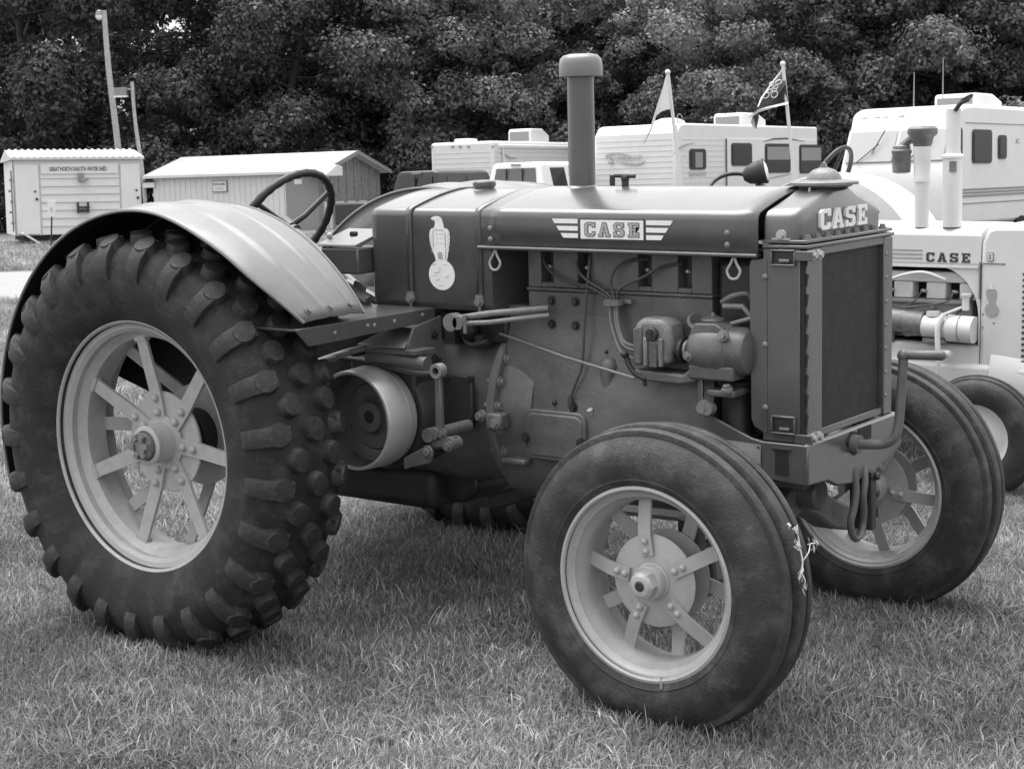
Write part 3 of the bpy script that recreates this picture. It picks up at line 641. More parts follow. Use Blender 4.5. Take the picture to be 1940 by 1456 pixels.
for k, (dx, zz) in enumerate(((-.012, .905), (-.004, .92), (.004, .935), (.012, .952))):
    mb = MB(); mb.tube(smoothcurve([(RX+dx, -.228, RZ-.008), (RX+dx+.002, -.232, 1.0), (RX+dx+.02, -.240, .955-.0*k), (RX+.05+dx*.5, -.250, .935-.010*(3-k)), (1.375, -.262, .928-.012*(3-k))], 6), .0042, n=7); obj('ignition_lead', mb, M['light_cast'] if k != 1 else M['wire'], blk)
# block bolts, tapering boss, cover, little plugs
for x in (1.018, 1.104):
    for z in (1.041, .970):
        mb = MB(); mb.hexbolt((x, -.198, z), (0, -1, 0), .010, .012); obj('block_bolt', mb, M['cast_dark'], blk)
mb = MB(); mb.lathe([(.001, -.085), (.010, -.06), (.020, -.01), (.030, .04), (.032, .06), (.022, .08), (.001, .09)], (1.232, -.222, .800), (0, .16, 1), n=18); obj('casting_boss', mb, M['cast'], blk, smooth=60)
def rrect(x0, x1, z0, z1, r, k=4):
    out = []
    for cx, cz, a0 in ((x1-r, z1-r, 0), (x0+r, z1-r, PI/2), (x0+r, z0+r, PI), (x1-r, z0+r, 3*PI/2)):
        out += [(cx+r*math.cos(a0+PI/2*i/k), cz+r*math.sin(a0+PI/2*i/k)) for i in range(k+1)]
    return out
mb = MB(); mb.prism(rrect(.958, 1.180, .572, .722, .03), lambda a, b, d: (a, d, b), -.272, -.22); cv = obj('crankcase_rim', mb, M['cast'], blk, bevel=.004)
mb = MB(); mb.prism(rrect(.968, 1.170, .582, .712, .026), lambda a, b, d: (a, d, b), -.2765, -.265); obj('crankcase_cover', mb, M['cast'], blk, bevel=.010, seg=3)
for x in (.968, 1.168):
    mb = MB(); mb.hexbolt((x, -.276, .635), (0, -1, 0), .011, .012); obj('cover_bolt', mb, M['cast_dark'], blk)
mb = MB(); mb.bx(.875, .965, -.285, -.22, .548, .566); obj('crankcase_lug', mb, M['cast'], blk, bevel=.006)
mb = MB(); mb.cyl((1.19, -.25, .715), (1.19, -.262, .735), .006, .009, n=8); obj('oil_plug', mb, M['bolt_light'], blk)
for x, z, r in ((1.052, .742, .009), (1.22, .90, .006)):
    mb = MB(); mb.rivet((x, -.243 if z < .8 else -.214, z), (0, -1, 0), r, 1); obj('oil_plug', mb, M['cast_dark'], blk)
mb = MB(); mb.tube(smoothcurve([(1.163, -.2, 1.19), (1.160, -.217, 1.10), (1.153, -.228, .97), (1.150, -.238, .865), (1.135, -.25, .81), (1.118, -.256, .765)], 5), .0042, n=7); mb.cyl((1.118, -.256, .768), (1.117, -.256, .738), .008, n=8); obj('oil_line', mb, M['wire'], blk)
mb = MB(); mb.hexbolt((1.125, -.247, .735), (0, -1, 0), .010, .016); obj('oil_union', mb, M['cast_dark'], blk)
mb = MB(); mb.tube([(.84, -.225, .935), (1.10, -.262, .885), (1.375, -.305, .846)], .0042, n=7); obj('throttle_rod', mb, M['bolt'], T)
# flanged bell housing and gearbox
mb = MB(); mb.lathe([(.235, .0), (.292, .0), (.298, .004), (.298, .024), (.292, .028), (.235, .028)], (.832, 0, .695), (1, 0, 0), n=64); fl = obj('bell_flange', mb, M['cast'], T, smooth=30)
for k in range(12):
    a = PI*.62+k*.17*1.6-1.1; y, z = -.272*math.cos(a-PI*.5), .695+.272*math.sin(a-PI*.5)
    mb = MB(); mb.hexbolt((.860, y, z), (1, 0, 0), .012, .014)
    mb.cyl((.832, y, z), (.815, y, z), .011, n=6); obj('flange_bolt', mb, M['bolt'], fl)
mb = MB(); mb.lathe([(.24, .0), (.268, .001), (.262, .06), (.250, .11), (.2, .12)], (.858, 0, .695), (1, 0, 0), n=56); obj('bell_shoulder', mb, M['cast'], fl, smooth=50)
mb = MB(); mb.bx(.845, .905, -.318, -.27, .655, .705); o = obj('frame_lug', mb, M['cast'], fl, bevel=.008); mb = MB(); mb.hexbolt((.887, -.318, .678), (0, -1, 0), .013, .016); mb.hexbolt((.815, -.292, .69), (-.3, -1, 0), .013, .02); obj('lug_bolt', mb, M['bolt'], fl)
mb = MB(); mb.lathe([(.285, .0), (.272, -.02), (.268, -.08), (.272, -.17), (.285, -.20), (.285, -.42), (.25, -.46)], (.832, 0, .705), (1, 0, 0), n=56); gb = obj('gearbox', mb, M['cast'], T, smooth=50)
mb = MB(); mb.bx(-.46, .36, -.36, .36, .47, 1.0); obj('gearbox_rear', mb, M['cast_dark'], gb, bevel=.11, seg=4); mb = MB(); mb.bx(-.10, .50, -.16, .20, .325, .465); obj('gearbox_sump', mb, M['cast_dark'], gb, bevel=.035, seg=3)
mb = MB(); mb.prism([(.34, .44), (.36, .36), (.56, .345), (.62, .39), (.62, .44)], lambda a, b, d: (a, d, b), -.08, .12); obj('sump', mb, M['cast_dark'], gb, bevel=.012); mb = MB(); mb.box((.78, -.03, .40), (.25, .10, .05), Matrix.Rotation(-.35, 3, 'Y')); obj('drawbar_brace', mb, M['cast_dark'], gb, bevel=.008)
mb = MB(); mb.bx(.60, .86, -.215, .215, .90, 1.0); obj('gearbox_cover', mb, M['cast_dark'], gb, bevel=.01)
mb = MB(); mb.box((.735, -.292, .730), (.100, .020, .160)); o = obj('gearbox_plate', mb, M['cast_dark'], gb, bevel=.005)
for x in (.693, .777):
    for z in (.66, .80):
        mb = MB(); mb.hexbolt((x, -.302, z), (0, -1, 0), .007, .008); obj('plate_bolt', mb, M['cast_dark'], gb)
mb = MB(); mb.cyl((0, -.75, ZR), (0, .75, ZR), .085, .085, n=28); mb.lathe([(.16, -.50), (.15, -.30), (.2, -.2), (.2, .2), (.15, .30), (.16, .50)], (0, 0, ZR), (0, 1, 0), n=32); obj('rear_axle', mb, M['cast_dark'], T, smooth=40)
# belt pulley
mb = MB(); PO = (.520, 0, .690)
mb.lathe([(.130, .425), (.150, .425), (.1515, .43), (.155, .455), (.1555, .49), (.1525, .548), (.150, .553), (.142, .553), (.1405, .548), (.1400, .50)], PO, OUT, n=64); pu = obj('belt_pulley', mb, M['steel'], T, smooth=30)
mb = MB(); mb.lathe([(.1400, .5475), (.1380, .462), (.118, .452), (.105, .448), (.100, .455), (.060, .452), (.050, .458), (.046, .474), (.0005, .475)], PO, OUT, n=48); o = obj('pulley_web', mb, M['cast'], pu, smooth=30); o.scale = (1, 1.002, 1)
mb = MB(); mb.lathe([(.020, .4755), (.018, .477), (.0004, .477)], PO, OUT, n=16); obj('pulley_bore', mb, M['dark'], pu)
mb = MB(); mb.lathe([(.175, .25), (.175, .40), (.165, .418), (.0005, .418)], PO, OUT, n=48); obj('pulley_guard', mb, M['cast_dark'], T, smooth=40)
mb = MB(); mb.lathe([(.1562, .462), (.1572, .464), (.1562, .466)], PO, OUT, n=64); obj('pulley_line', mb, M['bolt_light'], pu)
# brake lever, cross rod and pedal
mb = MB(); mb.prism([(-.013, 0), (.013, 0), (.009, .17), (-.009, .17)], lambda a, b, d: (.825+a, d, .680+b), -.512, -.498); lv = obj('brake_lever', mb, M['cast'], T, bevel=.003)
mb = MB(); mb.lathe([(.012, -.014), (.022, -.014), (.022, .014), (.012, .014)], (.825, -.505, .857), OUT, n=20, closed=True); obj('lever_eye', mb, M['light_cast'], lv)
mb = MB(); mb.cyl((.815, -.53, .672), (.815, -.36, .672), .018, n=16); mb.cyl((.80, -.535, .668), (.80, -.495, .668), .021, n=16); mb.hexbolt((.845, -.52, .675), (0, -1, 0), .010, .015); mb.cyl((.868, -.525, .645), (.868, -.48, .645), .021, n=14); mb.hexbolt((.872, -.527, .642), (0, -1, 0), .011, .014)
mb.cyl((.80, -.50, .64), (.88, -.50, .65), .018, n=12)
obj('lever_clamp', mb, M['cast'], lv, smooth=30)
mb = MB(); mb.prism([(.70, .590), (.80, .640), (.812, .615), (.80, .585), (.70, .555)], lambda a, b, d: (a, d, b), -.53, -.515); mb.hexbolt((.797, -.531, .618), (0, -1, 0), .014, .012); obj('brake_link', mb, M['cast'], lv, bevel=.003)
mb = MB(); mb.tube(smoothcurve([(.38, -.44, .86), (.50, -.45, .855), (.68, -.48, .842), (.79, -.505, .845), (.82, -.505, .857)], 5), .008, n=8); obj('brake_rod', mb, M['cast_dark'], T)
# platform under the fender, step plate, brackets
mb = MB(); mb.prism([(-.900, 1.012), (-.29, 1.012), (-.29, .972), (-.845, .958)], lambda a, b, d: (d, a, b), .632, .642); mb.prism([(-.900, 1.012), (-.29, 1.012), (-.29, 1.004), (-.895, 1.004)], lambda a, b, d: (d, a, b), .40, .632)
pf = obj('platform', mb, M['paint'], T, bevel=.002)
for y, z in ((-.74, .985), (-.60, .990), (-.57, .988), (-.48, .990), (-.35, .995)):
    mb = MB(); mb.rivet((.642, y, z), (1, 0, 0), .007); obj('rivet', mb, M['bolt'], pf)
mb = MB(); mb.bx(.40, .648, .29, .90, .960, 1.012); obj('platform', mb, M['paint'], T, bevel=.003)
mb = MB(); mb.prism([(-.27, .985), (-.40, .965), (-.44, .90), (-.38, .83), (-.27, .83)], lambda a, b, d: (d, a, b), .640, .650); br = obj('platform_bracket', mb, M['cast'], T, bevel=.002)
for z in (.93, .86):
    mb = MB(); mb.hexbolt((.65, -.31, z), (1, 0, 0), .009, .01); obj('bracket_bolt', mb, M['cast_dark'], br)
mb = MB(); mb.prism([(.47, -.46), (.66, -.46), (.60, -.34), (.50, -.34)], lambda a, b, d: (a, b, .905+(b+.46)*.35+d), 0, .006); fp = obj('foot_plate', mb, M['sheet'], T, bevel=.002)
mb = MB(); mb.cyl((.50, -.44, .872), (.73, -.44, .860), .023, n=18); mb.bx(.48, .70, -.46, -.36, .888, .900); obj('brake_tube', mb, M['cast'], T, smooth=30)
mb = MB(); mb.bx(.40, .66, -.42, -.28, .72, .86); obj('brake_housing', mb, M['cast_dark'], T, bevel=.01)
for k, (x, y, z) in enumerate(((.40, -.5, .87), (.36, -.52, .855), (.44, -.48, .885))):
    mb = MB(); mb.tube(smoothcurve([(x-.1, y, z-.03), (x, y, z), (x+.06, y+.02, z+.015)], 4), .010, n=8); obj('link_rod', mb, M['bolt'], T)
# clutch hand rods under the tank
mb = MB(); mb.cyl((.735, -.335, .975), (.735, -.30, .975), .027, n=18); mb.cyl((.765, -.335, .975), (.765, -.31, .975), .020, n=14); mb.tube([(.74, -.315, .985), (.86, -.31, 1.005), (1.02, -.22, 1.02)], .010, n=10); mb.tube([(.76, -.325, .972), (.87, -.318, .980), (1.03, -.23, 1.0)], .008, n=10); mb.cyl((.79, -.33, .945), (.79, -.33, 1.0), .006, n=8)
obj('clutch_linkage', mb, M['light_cast'], T, smooth=40)
mb = MB(); mb.tube(smoothcurve([(.70, -.24, .94), (.76, -.27, .90), (.83, -.27, .915)], 5), .008, n=8); mb.ball((.74, -.25, .945), .03); mb.bx(.66, .70, -.27, -.2, .90, .96); mb.bx(.77, .80, -.26, -.2, .89, .93); obj('carburettor', mb, M['cast_dark'], T, smooth=40)
# magneto
mb = MB(); pr = [(1.375, .885), (1.492, .892), (1.500, .955), (1.490, 1.000), (1.470, 1.018), (1.405, 1.018), (1.382, 1.008), (1.372, .98)]
mb.prism(pr, lambda a, b, d: (a, d, b), -.310, -.225); mg = obj('magneto', mb, M['light_cast'], T, bevel=.016, seg=3)
mb = MB(); mb.prism([(1.376, .885), (1.408, .885), (1.408, 1.0), (1.376, .99)], lambda a, b, d: (a, d, b), -.318, -.24); obj('magneto_cap', mb, M['cast'], mg, bevel=.008)
mb = MB(); mb.lathe([(.019, -.01), (.019, .010), (.016, .013), (.0005, .013)], (1.440, -.310, .975), OUT, n=20); mb.box((1.441, -.322, .974), (.006, .008, .022)); obj('magneto_knob', mb, M['cast_dark'], mg)
mb = MB(); mb.box((1.441, -.311, .915), (.026, .006, .065)); obj('magneto_plate', mb, M['cast'], mg, bevel=.002)
for x in (1.418, 1.468):
    mb = MB(); mb.box((x, -.314, .925), (.013, .012, .08)); obj('magneto_rib', mb, M['light_cast'], mg, bevel=.004)
mb = MB(); mb.cyl((1.495, -.268, .930), (1.548, -.268, .930), .028, n=20); mb.cyl((1.51, -.268, .930), (1.520, -.268, .930), .036, n=20); obj('drive_coupling', mb, M['cast_dark'], mg, smooth=30)
mb = MB(); mb.cyl((1.527, -.268, .930), (1.534, -.268, .930), .031, n=20); mb.cyl((1.539, -.268, .930), (1.545, -.268, .930), .030, n=20); obj('coupling_disc', mb, M['light_cast'], mg, smooth=30)
mb = MB(); mb.prism([(1.37, .872), (1.53, .866), (1.575, .90), (1.58, .85), (1.52, .838), (1.40, .840), (1.375, .852)], lambda a, b, d: (a, d, b), -.305, -.21); obj('magneto_bracket', mb, M['cast'], mg, bevel=.006); mb = MB(); mb.tube(smoothcurve([(1.342, -.298, .912), (1.352, -.300, .885), (1.375, -.302, .86), (1.41, -.302, .846)], 4), .008, n=8); obj('advance_arm', mb, M['cast_dark'], mg)
mb = MB(); mb.rivet((1.342, -.305, .912), OUT, .011, 1); mb.cyl((1.405, -.3, .845), (1.405, -.3, .825), .006, n=8); obj('bracket_bolt', mb, M['cast_dark'], mg)
# governor / water pump
mb = MB(); mb.lathe([(.030, -.005), (.055, .0), (.066, .008), (.072, .02), (.075, .05), (.076, .105), (.072, .112), (.072, .118), (.068, .122), (.068, .155), (.060, .172), (.04, .182), (.0005, .185)], (1.550, -.262, .935), (1, 0, 0), n=40); gv = obj('governor', mb, M['cast'], T, smooth=35)
mb = MB(); mb.prism([(1.562, .99), (1.575, 1.012), (1.640, 1.014), (1.665, 1.0), (1.665, .96), (1.56, .96)], lambda a, b, d: (a, d, b), -.315, -.21); mb.lathe([(.034, 0), (.036, .008), (.020, .013), (.006, .018), (.005, .026), (.0004, .027)], (1.605, -.262, 1.013), (0, 0, 1), n=20); obj('governor_top', mb, M['cast'], gv, bevel=.006)
mb = MB(); mb.bx(1.56, 1.70, -.325, -.205, .860, .90); mb.bx(1.615, 1.70, -.32, -.2, .815, .835); obj('governor_foot', mb, M['cast'], gv, bevel=.006)
for p_, d_ in (((1.565, -.325, .925), (-.5, -1, 0)), ((1.672, -.325, .985), (0, -1, .2)), ((1.68, -.32, .838), (0, -.3, 1))):
    mb = MB(); mb.hexbolt(p_, d_, .011, .014); obj('governor_bolt', mb, M['bolt'], gv)
mb = MB(); mb.tube(smoothcurve([(1.515, -.215, 1.025), (1.510, -.23, 1.015), (1.520, -.245, 1.0), (1.565, -.275, .985)], 5), .006, n=8); mb.hexbolt((1.558, -.27, .988), (1, -.4, -.2), .008, .02); obj('grease_line', mb, M['light_cast'], gv)
mb = MB(); mb.tube(smoothcurve([(1.62, -.24, 1.065), (1.66, -.25, 1.085), (1.70, -.24, 1.09), (1.71, -.22, 1.06)], 4), .007, n=8); mb.tube([(1.63, -.25, 1.055), (1.69, -.25, 1.057), (1.72, -.24, 1.02)], .008, n=8); mb.tube([(1.66, -.26, 1.01), (1.73, -.26, 1.03)], .006, n=8); obj('governor_linkage', mb, M['bolt'], gv)
mb = MB(); mb.lathe([(.05, -.14), (.042, -.05), (.042, .02), (.06, .05)], (1.655, -.22, .80), (0, 0, 1), n=24); mb.bx(1.60, 1.72, -.27, -.1, .60, .70); obj('timing_column', mb, M['cast_dark'], T, smooth=40)
mb = MB(); mb.bx(1.575, 1.735, -.19, .19, .55, 1.18); obj('timing_cover', mb, M['cast_dark'], T, bevel=.02)
# front frame: side plates, bolster, data plate
for s in (-1, 1):
    fr = [(1.572, .905), (1.588, .905), (1.590, .775), (1.605, .762), (1.74, .707), (1.775, .701), (1.905, .701), (1.905, .592), (1.79, .600), (1.735, .612), (1.56, .600), (1.56, .74), (1.572, .75)]
    mb = MB(); mb.prism(fr, lambda a, b, d: (a, d, b), s*.284, s*.296); fp_ = obj('frame_plate', mb, M['paint'], T, bevel=.003)
    mb = MB(); mb.hexbolt((1.60, s*.297, .782), (0, s, 0), .015, .03); mb.cyl((1.618, s*.297, .78), (1.618, s*.325, .78), .017, n=14); obj('frame_bolt', mb, M['bolt'], fp_)
    mb = MB(); mb.bx(1.812, 1.852, s*.2965, s*.2985, .615, .682); mb.bx(1.805, 1.86, s*.2965, s*.302, .682, .689); obj('plate_recess', mb, M['cast_dark'], fp_, bevel=.001)
mb = MB(); mb.prism([(1.640, .697), (1.770, .692), (1.769, .631), (1.640, .640)], lambda a, b, d: (a, d, b), -.2985, -.3005); dp = obj('data_plate', mb, M['plate'], T, smooth=0)
for x, z in ((1.648, .690), (1.763, .685), (1.762, .638)):
    mb = MB(); mb.rivet((x, -.3005, z), OUT, .004); obj('rivet', mb, M['cast_dark'], dp)
mb = MB()
bol = [(-.297, .703), (-.24, .705), (.24, .705), (.297, .703), (.297, .60), (.20, .578), (.10, .553), (-.02, .548), (-.12, .560), (-.18, .585), (-.297, .592)]
mb.prism(bol, lambda a, b, d: (d, a, b), 1.890, 1.910); mb.bx(1.60, 1.888, -.283, .283, .60, .69); bo = obj('front_bolster', mb, M['paint'], T, bevel=.006)
mb = MB(); mb.prism([(-.075, .676), (-.045, .640), (-.02, .628), (.005, .645), (.0, .69), (-.04, .70)], lambda a, b, d: (d, a, b), 1.911, 1.9135); mb.bx(1.911, 1.9125, .005, .085, .66, .70); obj('crank_opening', mb, M['dark'], bo, smooth=0)
# hand crank
mb = MB(); mb.cyl((1.895, -.035, .664), (1.935, -.035, .664), .026, n=18)
pts = smoothcurve([(1.92, -.035, .664), (1.97, -.035, .667), (2.005, -.03, .672), (2.030, -.025, .690), (2.040, -.02, .725), (2.044, -.015, .80), (2.048, -.01, .905)], 5)
mb.tube(pts, .0135, n=12); ck = obj('hand_crank', mb, M['cast'], T, smooth=40)
mb = MB(); mb.ball((2.048, -.01, .915), .017); mb.cyl((2.05, -.01, .915), (2.075, -.01, .917), .009, n=10); mb.cyl((2.06, -.01, .917), (2.155, -.008, .921), .0125, .0135, n=14); mb.ball((2.155, -.008, .921), .0135); obj('crank_handle', mb, M['cast'], ck, smooth=40)
# front axle, spindles, steering arm, tow hook
for s in (-1, 1):
    mb = MB(); mb.prism([(-.03*s, .545), (.06*s, .515), (.22*s, .435), (.34*s, .395), (.50*s, .425), (.50*s, .355), (.34*s, .315), (.20*s, .350), (.08*s, .415), (-.03*s, .455)], lambda a, b, d: (d+.002*s, a, b), 1.665, 1.745); obj('axle_beam', mb, M['cast'], T, bevel=.010)
    mb = MB(); mb.cyl((1.672, s*.50, .32), (1.672, s*.50, .52), .036, n=18); mb.cyl((1.672, s*.50, ZF), (1.672, s*.60, ZF), .035, .028, n=16); mb.box((1.69, s*.49, .335), (.09, .07, .03)); o = obj('spindle', mb, M['cast_dark'], T, smooth=30)
    mb = MB(); mb.tube(smoothcurve([(1.70, s*.48, .335), (1.60, s*.44, .33), (1.48, s*.42, .335)], 4), .018, n=8); obj('steering_arm', mb, M['cast'], T)
mb = MB(); mb.tube([(1.475, -.43, .335), (1.475, .43, .335)], .014, n=10); obj('tie_rod', mb, M['cast'], T)
mb = MB(); mb.cyl((1.64, 0, .50), (1.80, 0, .50), .045, n=20); mb.bx(1.66, 1.78, -.06, .06, .52, .60); obj('axle_pivot', mb, M['cast'], T, bevel=.006)
mb = MB(); mb.tube([(1.72, -.05, .44), (1.66, -.35, .40)], .02, n=8); mb.tube([(1.78, -.12, .42), (1.2, -.30, .46)], .016, n=8); obj('radius_rod', mb, M['cast'], T)
hk = smoothcurve([(1.905, -.012, .59), (1.912, -.012, .53), (1.91, -.02, .48), (1.905, -.03, .44), (1.905, -.02, .405), (1.905, .005, .385), (1.905, .035, .392), (1.905, .052, .42), (1.91, .045, .46), (1.915, .028, .50), (1.915, .040, .55), (1.905, .05, .585)], 5)
mb = MB(); mb.tube(hk, .0105, n=10); obj('tow_hook', mb, M['cast'], T, smooth=40)
mb = MB(); mb.bx(1.86, 1.93, .055, .085, .40, .57); mb.bx(1.85, 1.90, .085, .12, .47, .53); mb.hexbolt((1.91, .10, .50), (1, 0, 0), .013, .02); mb.hexbolt((1.925, .07, .555), (1, 0, 0), .012, .02); obj('hook_bracket', mb, M['cast_dark'], T, bevel=.004)
# fenders
FX, FZ, FR = .05, .63, .722
def fender(s, yi, skirt):
    def fn(u, v):
        th = math.radians(197+(34-197)*u)
        yo = .945+.03*math.exp(-((u-.80)/.10)**2)-.085*max(0, (u-.90)/.10)**1.5
        y = yi+(yo-yi)*v
        cross = -.012*(abs(2*v-1.0)**3)*(1 if v > .5 else .6)
        rib = sum(.006*math.exp(-((v-c)/.035)**2) for c in (.26, .62)); r = FR+cross+rib+(-.02*max(0, v-.93)/.07)*0
        return (FX+r*math.cos(th), s*y, FZ+r*math.sin(th))
    mb = MB(); mb.grid(fn, 56, 30)
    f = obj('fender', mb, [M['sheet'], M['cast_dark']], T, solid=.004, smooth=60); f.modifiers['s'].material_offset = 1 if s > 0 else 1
    pts = [fn(i/56, 1.0) for i in range(57)]; mb = MB(); mb.tube(pts, .005, n=6); obj('fender_edge', mb, M['sheet'], f)
    pts = [fn(i/56, 0.0) for i in range(57)]; mb = MB(); mb.tube(pts, .006, n=6); obj('fender_edge', mb, M['sheet'], f)
    if skirt:
        def fs(u, v):
            th = math.radians(165+(38-165)*u); r = FR-.006-v*(.30+(.33*max(0, min(1, (th-1.0)/.5)) if s < 0 else 0)); return (FX+r*math.cos(th), s*(yi+.002), FZ+r*math.sin(th))
        mb = MB(); mb.grid(fs, 30, 4); obj('fender_skirt', mb, M['sheet'] if s > 0 else M['cast_dark'], f, solid=.003)  # near skirt deepened and coloured near black to darken the view past the spokes
    for v in (.18, .5, .82):
        p = Vector(fn(.985, v)); mb = MB(); mb.hexbolt(p, (math.cos(.6), 0, math.sin(.6)), .010, .012); obj('fender_bolt', mb, M['bolt'], f)
    return f
fender(-1, .615, True); fender(1, .40, True)
# steering wheel, column, toolbox
HC = Vector((-.170, -.10, 1.245)); SA = Vector((.84, 0, -.54)).normalized(); SU = Vector((.54, 0, .84)).normalized(); SY = Vector((0, 1, 0))
mb = MB(); mb.tube([HC+(SU*math.cos(a)+SY*math.sin(a))*.205 for a in [2*PI*k/64 for k in range(64)]], [.0138+.0012*math.cos(k*PI) for k in range(64)], n=12, closed=True); sw = obj('steering_wheel', mb, M['black'], T, smooth=60)
for k in range(3):
    a = math.radians((-62, 52, 178)[k]); d = SU*math.cos(a)+SY*math.sin(a); mb = MB(); mb.tube([HC+SA*.02+d*.015, HC+SA*.022+d*.07, HC+d*.2], [.011, .010, .009], n=8); obj('wheel_spoke', mb, M['cast_dark'], sw)
mb = MB(); mb.cyl(HC-SA*.012, HC+SA*.03, .026, n=18); mb.cyl(HC+SA*.03, HC+SA*.05, .02, .028, n=18); obj('wheel_hub', mb, M['cast'], sw, smooth=40)
mb = MB(); mb.cyl(HC+SA*.03, HC+SA*.52, .019, n=16); mb.cyl(HC+SA*.215, HC+SA*.235, .027, n=16); mb.cyl(HC+SA*.25, HC+SA*.30, .032, .036, n=16); obj('steering_column', mb, M['sheet'], T, smooth=40)
mb = MB(); mb.bx(.215, .372, -.335, -.20, 1.108, 1.190); tb = obj('toolbox', mb, M['paint'], T, bevel=.006)
mb = MB(); mb.prism([(-.34, 1.196), (-.315, 1.192), (-.20, 1.235), (-.19, 1.242), (-.335, 1.203)], lambda a, b, d: (d, a, b), .205, .37); obj('toolbox_lid', mb, M['sheet'], tb, bevel=.003)
mb = MB(); mb.ball((.215, -.29, 1.225), .010); mb.cyl((.215, -.29, 1.19), (.215, -.29, 1.222), .004, n=8); obj('toolbox_knob', mb, M['bolt_light'], tb)
mb = MB(); mb.cyl((.36, -.345, 1.235), (.36, -.325, 1.235), .009, n=10); obj('toolbox_catch', mb, M['cast_dark'], tb)
for y0, z0, x1, z1 in ((-.30, 1.10, .38, 1.02), (-.18, 1.06, .36, .99)):
    mb = MB(); mb.tube([(.18, y0, z0), (x1, y0, z1)], .018, n=8); obj('support_brace', mb, M['cast'], T)
mb = MB(); mb.box((.31, -.27, 1.045), (.05, .012, .06), Matrix.Rotation(.4, 3, 'Y')); obj('pedal_pad', mb, M['sheet'], T, bevel=.003)
# a dry weed sprig caught on the front tyre
sp = empty('weed_sprig', (1.93, -.665, .49)); tag(sp, 'dry pale weed sprig stuck to the tread of the nearest front tyre', 'weed')
rnd = random.Random(9)
TS = 1.0   # sprig: thin stems and small leaves lying on the tread
def stemsprig():
    A = lambda y, z, dr=0: Vector((XF+math.sqrt(max(1e-4, (.404+dr)**2-(z-ZF)**2)), y, z))
    st = MB(); lf = MB()
    main = [A(-.672, .452, .004), A(-.660, .47, .006), A(-.648, .49, .008), A(-.640, .52, .006), A(-.635, .55, .008), A(-.628, .575, .012)]
    st.tube(smoothcurve(main, 4), .0022, n=5)
    for a, b in (((-.652, .48), (-.685, .465)), ((-.648, .49), (-.60, .522)), ((-.640, .52), (-.665, .535)), ((-.636, .545), (-.655, .572)), ((-.662, .466), (-.668, .43)), ((-.60, .522), (-.575, .52))):
        st.tube(smoothcurve([A(*a, .006), (A(*a, .008)+A(*b, .016))/2+Vector((.004, 0, .003)), A(*b, .012)], 4), .0016, n=5)
        for k in range(5):
            p = A(b[0]+rnd.uniform(-.012, .012), b[1]+rnd.uniform(-.012, .012), .008+rnd.random()*.01); d = Vector((rnd.uniform(-.3, .6), rnd.uniform(-1, 1), rnd.uniform(-1, 1))).normalized()*.013; e_ = d.cross(Vector((1, .2, .1))).normalized()*.005
            lf.add([p-d, p+e_+Vector((.003, 0, 0)), p+d, p-e_], [(0, 1, 2), (0, 2, 3)])
    obj('stem', st, M['straw'], sp).matrix_parent_inverse = sp.matrix_basis.inverted()
    obj('leaf_spray', lf, M['straw'], sp).matrix_parent_inverse = sp.matrix_basis.inverted()
stemsprig()

# ------------------------------------------------------------------ the ground
def gmat():
    m = bpy.data.materials.new('lawn_soil'); m.use_nodes = True; nt = m.node_tree; b = nt.nodes['Principled BSDF']; N, L = nt.nodes.new, nt.links.new
    tc = N('ShaderNodeTexCoord')
    def noise(s, d=8, r=.6):
        n = N('ShaderNodeTexNoise'); n.inputs['Scale'].default_value = s; n.inputs['Detail'].default_value = d; n.inputs['Roughness'].default_value = r; L(tc.outputs['Object'], n.inputs['Vector']); return n.outputs[0]
    a = N('ShaderNodeMapRange'); a.inputs[1].default_value = .3; a.inputs[2].default_value = .7; a.inputs[3].default_value = .11; a.inputs[4].default_value = .24; L(noise(1.1), a.inputs[0])
    c = N('ShaderNodeMapRange'); c.inputs[1].default_value = .3; c.inputs[2].default_value = .7; c.inputs[3].default_value = .55; c.inputs[4].default_value = 1.35; L(noise(28, 6, .7), c.inputs[0])
    mu = N('ShaderNodeMath'); mu.operation = 'MULTIPLY'; L(a.outputs[0], mu.inputs[0]); L(c.outputs[0], mu.inputs[1])
    cc = N('ShaderNodeCombineColor'); [L(mu.outputs[0], cc.inputs[i]) for i in range(3)]; L(cc.outputs[0], b.inputs['Base Color']); b.inputs['Roughness'].default_value = .9; b.inputs['Specular IOR Level'].default_value = .1
    bp = N('ShaderNodeBump'); bp.inputs['Strength'].default_value = .8; bp.inputs['Distance'].default_value = .03; L(noise(40), bp.inputs['Height']); L(bp.outputs[0], b.inputs['Normal'])
    return m
M['soil'] = gmat()
M['gravel'] = mat('gravel', .26, .9, var=.25, vscale=25, bump=.6, bscale=60)
M['mud'] = mat('bare_earth', .10, .95, var=.3, vscale=8)
SL = .036
def gz(t): return -SL*(math.sqrt((t-7.2)**2+4)-2) if t > 7.2 else 0.0
def gp(s, t, dz=0): 
    p = Vector((CP.x, CP.y, 0))+RH*s+FH*t; p.z = gz(t)+dz; return p
ts = [-160, -60, -20, -6, 0, 2, 4, 6, 7.2, 7.8, 8.4, 9, 10, 11, 12, 14, 18, 24, 32, 45, 60, 90, 140, 220, 400]
ss = [-400, -160, -80, -40, -20, -10, -5, 0, 5, 10, 20, 40, 80, 160, 400]
mb = MB(); vs = [gp(s, t) for t in ts for s in ss]; n = len(ss)
mb.add(vs, [(i*n+j, i*n+j+1, (i+1)*n+j+1, (i+1)*n+j) for i in range(len(ts)-1) for j in range(n-1)])
gr = obj('ground', mb, M['soil'], smooth=60); gr['kind'] = 'structure'
mb = MB(); tt = [20.6, 22, 24, 26, 28.3]
